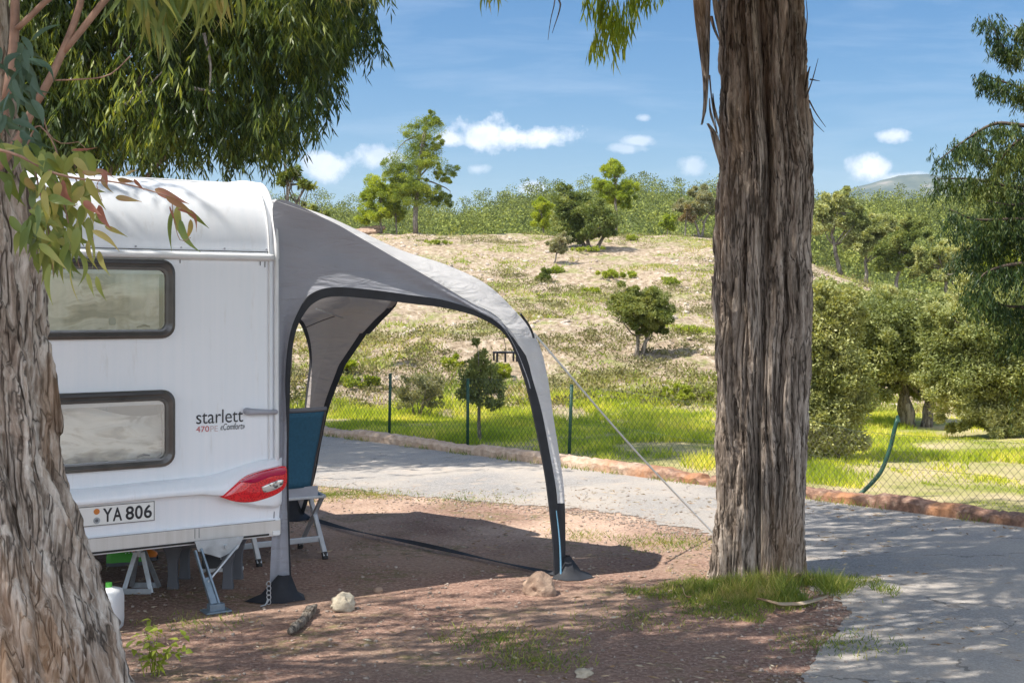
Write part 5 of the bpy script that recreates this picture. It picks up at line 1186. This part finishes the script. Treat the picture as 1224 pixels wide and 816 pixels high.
# ---------------------------------------------------------------- fence
posts = [(12.6, .42), (10.8, .42), (9.0, .42)]
p1, p2, p3 = seat(465, 524, 13, 20), None, None
base_px = [(465, 525, 447, 0), (559, 536, 455, 0), (680, 553, 463, 5)]
pl_ = []
for bx_, by_, ty_, ln_ in base_px:
    s_ = None; best = None
    for s in np.linspace(-2, 12, 1400):
        q = kp(s, .42); x_ = CX+F0*q[0]/q[1]
        if best is None or abs(x_-bx_) < best[0]: best = (abs(x_-bx_), s)
    pl_.append(best[1])
fs = sorted([pl_[0]+1.75*2, pl_[0]+1.75, pl_[0], pl_[1], pl_[2], pl_[2]-2.25, pl_[2]-4.0])
bent = None
for s in np.linspace(-3, 3, 1200):
    q = kp(s, .36); x_ = CX+F0*q[0]/q[1]
    if bent is None or abs(x_-1020) < bent[0]: bent = (abs(x_-1020), s)
sb = bent[1]; fs = [s for s in fs if s > sb+1.2]+[sb-2.6, sb-5.2]
fe = root('chain_link_fence', (*kp(pl_[1], .42), 0), 'sagging green chain link fence on steel posts along the kerb', 'fence')
def ftop(s): return np.interp(s, [sb-5.2, sb-2.6, sb-1.2, sb, sb+1.2, pl_[2], 20], [.62, .62, .58, .60, .72, .83, .85])
for s in fs:
    q = kp(s, .42); z0 = Hs(*q)-.05; h = ftop(s)+.06; ln_ = .03 if abs(s-pl_[2]) < .1 else rng.normal()*.01
    if abs(s-pl_[2]) < .1: h = .90
    m_ = MB(); P = np.array([[q[0], q[1], z0], [q[0]+ln_*.5, q[1], z0+h*.5], [q[0]+ln_, q[1], z0+h]]); m_.tube(P, .019, 8); po = m_.build('post', M['green_post'], fe, smooth=True)
    m_ = MB(); m_.tube([P[-1], P[-1]+Z3*.012], [.023, .018], 8); m_.build('post_cap', M['green_post'], po)
bp_ = np.array([*kp(sb, .30), 0]); Yb2 = bp_[1]
P = np.array([U(x, y, Yb2+k_) for x, y, k_ in ((1018, 596, 0), (1036, 583, .02), (1052, 565, .03), (1063, 538, .04), (1070, 510, .04), (1073, 500, .04))]); P[0][2] = -.02
m_ = MB(); m_.tube(res(P, 20), .02, 8); bpo = m_.build('post', M['green_post'], fe, smooth=True); bpo['label'] = 'bent green fence post leaning over the kerb'
m_ = MB(); m_.tube([P[-1]-Z3*.03, P[-1]+[.0, 0, .03]], [.026, .012], 8); m_.build('post_cap', M['green_post'], bpo)
# woven wire: zigzag strands
def meshwire(s0, s1, mat):
    pitch = .036; nw = int((s1-s0)/pitch); Vs, Fs, off = [], [], 0; rad = .0022 if mat is M['wire'] else .0021
    for i in range(nw):
        s = s0+i*pitch; hh = ftop(s); nn = int(hh/(pitch*1.0)); sg = s+np.where((np.arange(nn)+i) % 2, pitch, 0)
        z = np.linspace(0, hh, nn)+.02; sag = .03*np.sin(s*2.2)+.02*np.sin(s*5.1); dq = .40+.02*np.sin(s*1.7+z*4)+(0.05*np.sin(s*3) if s < sb+1 else 0)*z
        xy = KA[None]+KU*sg[:, None]+KN*(dq-.1)[:, None]
        zz = H(xy[:, 0], xy[:, 1])+z*(1+sag*.6)
        C_ = np.stack([xy[:, 0], xy[:, 1], zz], 1)
        ring = np.array([[rad, 0], [-rad*.5, rad*.87], [-rad*.5, -rad*.87]]); cam_r = np.array([KU[0], KU[1], 0]); nr = np.array([KN[0], KN[1], 0])
        V = (C_[:, None]+ring[None, :, 0:1]*cam_r+ring[None, :, 1:2]*nr).reshape(-1, 3)
        idx = np.arange(nn*3).reshape(nn, 3); nx_ = np.roll(idx, -1, 1); F = np.stack([idx[:-1], nx_[:-1], nx_[1:], idx[1:]], -1).reshape(-1, 4)
        Vs.append(V); Fs.append(F+off); off += len(V)
    link(mesh_np('wire_mesh', np.concatenate(Vs), np.concatenate(Fs), mat), 'wire_mesh', fe)
meshwire(sb+1.2, 13, M['wire']); meshwire(sb-6, sb+1.2, M['wire_old'])
m_ = MB()
for hz in (.0, .5, 1.0):
    P = []
    for s in np.linspace(sb-6, 13, 200): q = kp(s, .40); P.append([q[0], q[1], Hs(*q)+.02+ftop(s)*hz+(.012*math.sin(s*3.1))])
    m_.tube(P, .0012, 4)
m_.build('tension_wire', M['wire'], fe)

# ---------------------------------------------------------------- stones, stick, weed, bark on the ground
def rock(px, py, r, mat, label, seed, rough=.45):
    g_ = G(px, py); g_ = g_+[0, r[1]*.6, 0]; V_, F_ = rockverts(r, 4, rough, seed)
    V_ = V_*(1+.05*(fbm(V_[:, 0]*40, V_[:, 1]*40, V_[:, 2]*40+seed, 4)-.45)[:, None]*2); V_[:, 2] = np.maximum(V_[:, 2], -r[2]*.55)+r[2]*.5
    me = mesh_np('stone', V_+g_, np.array(F_), mat); o = link(me, 'stone'); tag(o, label, 'stone')
rock(647, 712, (.105, .09, .085), M['rock'], 'angular brown stone lying just in front of the awning foot', 4.2)
rock(409, 731, (.075, .06, .065), M['rock2'], 'rough pale stone beside the stick on the soil', 8.6, .8)
rock(697, 809, (.045, .035, .025), M['rock2'], 'small pale stone at the bottom edge of the picture', 2.6, .5)
rock(452, 708, (.03, .03, .02), M['rock'], 'tiny reddish stone on the bare soil between the two larger stones', 1.6, .5)
P = np.array([G(347, 760), G(360, 748), G(368, 738), G(377, 728)]); P[:, 2] = .025
V_, F_ = tube(res(P, 30)+rng.normal(size=(30, 3))*.004, np.interp(np.linspace(0, 1, 30), [0, .2, .5, .8, 1], [.018, .026, .024, .030, .008]), 10)
m_ = MB().add(V_, F_); m_.tube(res(np.array([P[2], P[2]+[.03, .04, .02], P[2]+[.02, .09, .03]]), 6), [.012, .011, .01, .008, .006, .003], 6); o = m_.build('stick', M['bark_s'], smooth=True); tag(o, 'knobbly grey-brown dead stick lying in front of the caravan', 'stick')
for pts, w, lb in (([(905, 727), (930, 738), (950, 735), (965, 728), (990, 722)], .035, 'long pale curled bark strip lying in the grass at the trunk foot'), ([(948, 700), (962, 698), (975, 700)], .02, 'short pale bark piece on the grass behind the long bark strip'), ([(813, 712), (818, 718), (826, 722)], .02, 'small curled dead leaf on the left edge of the trunk grass')):
    P = res(np.array([G(*q)+[0, 0, .05] for q in pts]), 16); P[:, 2] += .02*np.sin(np.linspace(0, 6, 16)); Rw = [[p+[0, w*q*(1-abs(2*i/15-1)**3*.8), .35*w*abs(q)] for q in (-1, -.3, .3, 1)] for i, p in enumerate(P)]
    o = MB().grid(np.array(Rw)).build('bark_piece', M['litter'], solid=.002, smooth=True); tag(o, lb, 'bark')
wg = G(185, 805); wd_ = root('weed', wg, 'leafy green weed sprouting at the foot of the shaggy trunk', 'weed'); st, lf = MB(), MB()
for i in range(11):
    a = rng.uniform(-.9, .9); L = rng.uniform(.12, .30); e = wg+[math.sin(a)*L*1.1+.02, -.05+rng.normal()*.06, L*(.45+.35*math.cos(a))]
    P = res(np.array([wg+rng.normal(size=3)*[.05, .03, 0], (wg+e)/2+[0, 0, .04], e]), 7); st.tube(P, np.linspace(.0025, .001, 7), 5)
    for q in (2, 3, 4, 5, 6, 6):
        D = unit(np.array([rng.normal(), rng.normal()*.6, rng.normal()*.35])); N = unit(np.array([0, -.4, 1])+rng.normal(size=3)*.3); N = unit(N-D*np.dot(N, D)); lf.grid(broad(P[q], D, N, rng.uniform(.03, .06), rng.uniform(.02, .035), .3, 0, 6))
st.build('stem', M['shrub'], wd_); lf.build('leaves', M['shrub'], wd_, smooth=True)
lp_ = seat(434, 281); lg = MB(); 
for i in range(7): a = lp_+[rng.normal()*.35, rng.normal()*.2, .12+.1*(i % 3)]; lg.tube([a-[.5, 0, 0], a+[.5, rng.normal()*.1, rng.normal()*.08]], .09, 8)
o = lg.build('log_pile', M['rock']); tag(o, 'small reddish pile of logs on the crest left of the pines', 'log pile')

# ---------------------------------------------------------------- haze
m, t, b = newmat('pale_air'); t.N.remove(b); pv = t.N.new('ShaderNodeVolumePrincipled'); pv.inputs['Color'].default_value = (.75, .85, 1, 1); pv.inputs['Density'].default_value = .0002; pv.inputs['Anisotropy'].default_value = .2
t.L.new(pv.outputs[0], t.N['Material Output'].inputs['Volume'])
HAZE = True
if HAZE:
    hz = MB(); hz.box((0, 1250, 95), X3, Y3, Z3, 4300, 1400, 125); o = hz.build('haze', m); tag(o, kind='stuff')

# ---------------------------------------------------------------- light, sky, camera
LD = unit(np.array([.92, .36, 0]))*math.cos(R(58)); LD[2] = -math.sin(R(58))        # direction the sunlight travels
from mathutils import Vector
sl = bpy.data.lights.new('sun', 'SUN'); sl.energy = 5.0; sl.angle = R(.5); sl.color = (1, .94, .85)
so = bpy.data.objects.new('sun', sl); so.rotation_euler = Vector(LD).to_track_quat('-Z', 'Y').to_euler(); col.objects.link(so)
w = bpy.data.worlds.new('World'); scene.world = w; w.use_nodes = True; t = NT(w.node_tree); bg = t.N['Background']
sky = t.N.new('ShaderNodeTexSky'); sky.sky_type = 'NISHITA'; sky.sun_disc = False; sky.sun_elevation = R(58); sky.sun_rotation = math.atan2(-LD[0], -LD[1]); sky.altitude = 0; sky.air_density = 1.0; sky.dust_density = .4; sky.ozone_density = 3.0
tc = t.N.new('ShaderNodeTexCoord').outputs['Generated']; sep = t.N.new('ShaderNodeSeparateXYZ'); t.L.new(tc, sep.inputs[0])
yy = t.math('MAXIMUM', sep.outputs[1], .02); u = t.math('DIVIDE', sep.outputs[0], yy); v = t.math('DIVIDE', sep.outputs[2], yy)
cb = t.N.new('ShaderNodeCombineXYZ'); t.L.new(u, cb.inputs[0]); t.L.new(v, cb.inputs[1]); uv = cb.outputs[0]
n1 = t.math('ADD', t.math('MULTIPLY', t.noise(uv, 15, 2, .5), .45), t.math('MULTIPLY', t.noise(uv, 44, 6, .65), .55)); n2 = t.noise(t.mapv(uv, (1.5, 11, 1), (0, 0, -.12)), 3.0, 5, .6, .4)
clouds = [(575, 160, 38, 19, 1), (605, 165, 34, 13, 1), (655, 163, 34, 13, 1), (543, 166, 22, 10, .9), (452, 186, 34, 13, .7), (388, 198, 22, 14, .8), (1067, 161, 22, 9, .85), (1044, 200, 24, 17, .9), (1075, 212, 30, 7, .7), (638, 226, 16, 8, .7), (570, 203, 18, 7, .45), (740, 178, 26, 6, .4), (828, 197, 12, 9, .45), (768, 141, 9, 4, .45), (760, 168, 20, 6, .45), (1300, 120, 60, 26, .9), (200, 150, 60, 30, .9), (-60, 120, 90, 40, .9)]
tot = None
for cx, cy, rx, ry, al in clouds:
    a = t.math('MULTIPLY', t.math('SUBTRACT', u, (cx-CX)/F0), F0/(rx*1.08)); c = t.math('MULTIPLY', t.math('SUBTRACT', v, (HY-cy)/F0), F0/(ry*1.15))
    d = t.math('SQRT', t.math('ADD', t.math('MULTIPLY', a, a), t.math('MULTIPLY', c, c)))
    e = t.math('MULTIPLY', t.math('SUBTRACT', 1.0, d), 1.0); e = t.math('ADD', e, t.math('MULTIPLY', t.math('SUBTRACT', n1, .48), 4.2))
    e = t.math('MULTIPLY', t.math('MULTIPLY', e, 1.5, clamp=True), al*.93); e = t.math('MULTIPLY', e, t.math('LESS_THAN', d, 1.6))
    tot = e if tot is None else t.math('MAXIMUM', tot, e)
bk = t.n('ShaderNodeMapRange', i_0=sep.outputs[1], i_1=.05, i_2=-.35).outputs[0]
fill_cl = t.math('MULTIPLY', t.math('MULTIPLY', t.ramp(t.noise(tc, 2.6, 6, .6), [(.38, (0, 0, 0)), (.55, (1, 1, 1))]), bk), t.n('ShaderNodeMapRange', i_0=sep.outputs[2], i_1=.02, i_2=.12).outputs[0])  # bright clouds added behind the camera as fill for the shaded caravan wall
front = t.math('GREATER_THAN', sep.outputs[1], .05); tot = t.math('MULTIPLY', tot, front)
wisp = t.math('MULTIPLY', t.ramp(n2, [(.48, (0, 0, 0)), (.78, (1, 1, 1))]), .20)
wisp = t.math('MULTIPLY', wisp, front)
hsv = t.n('ShaderNodeHueSaturation', i_Hue=.5, i_Saturation=1.4, i_Value=.76); t.L.new(sky.outputs[0], hsv.inputs['Color'])
ccol = t.ramp(t.noise(uv, 34, 4, .5), [(.35, (6.6, 7.0, 7.8)), (.65, (9.0, 9.0, 9.2))])
c = t.mix(wisp, hsv.outputs[0], (6.5, 7.0, 7.8)); c = t.mix(tot, c, ccol); c = t.mix(fill_cl, c, (13.6, 14.9, 17.0))
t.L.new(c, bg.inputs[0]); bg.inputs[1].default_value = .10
cd = bpy.data.cameras.new('camera'); cam = bpy.data.objects.new('camera', cd); col.objects.link(cam); scene.camera = cam
cam.location = (0, 0, CZ); cam.rotation_euler = (R(90), 0, 0); cd.sensor_width = 36; cd.lens = 36*F0/1224; cd.shift_y = -(408-HY)/1224; cd.clip_end = 6000; cd.clip_start = .05
vs = scene.view_settings; vs.view_transform = 'Standard'; vs.look = 'None'; vs.gamma = 1; vs.exposure = .75
scene.render.engine = 'CYCLES'
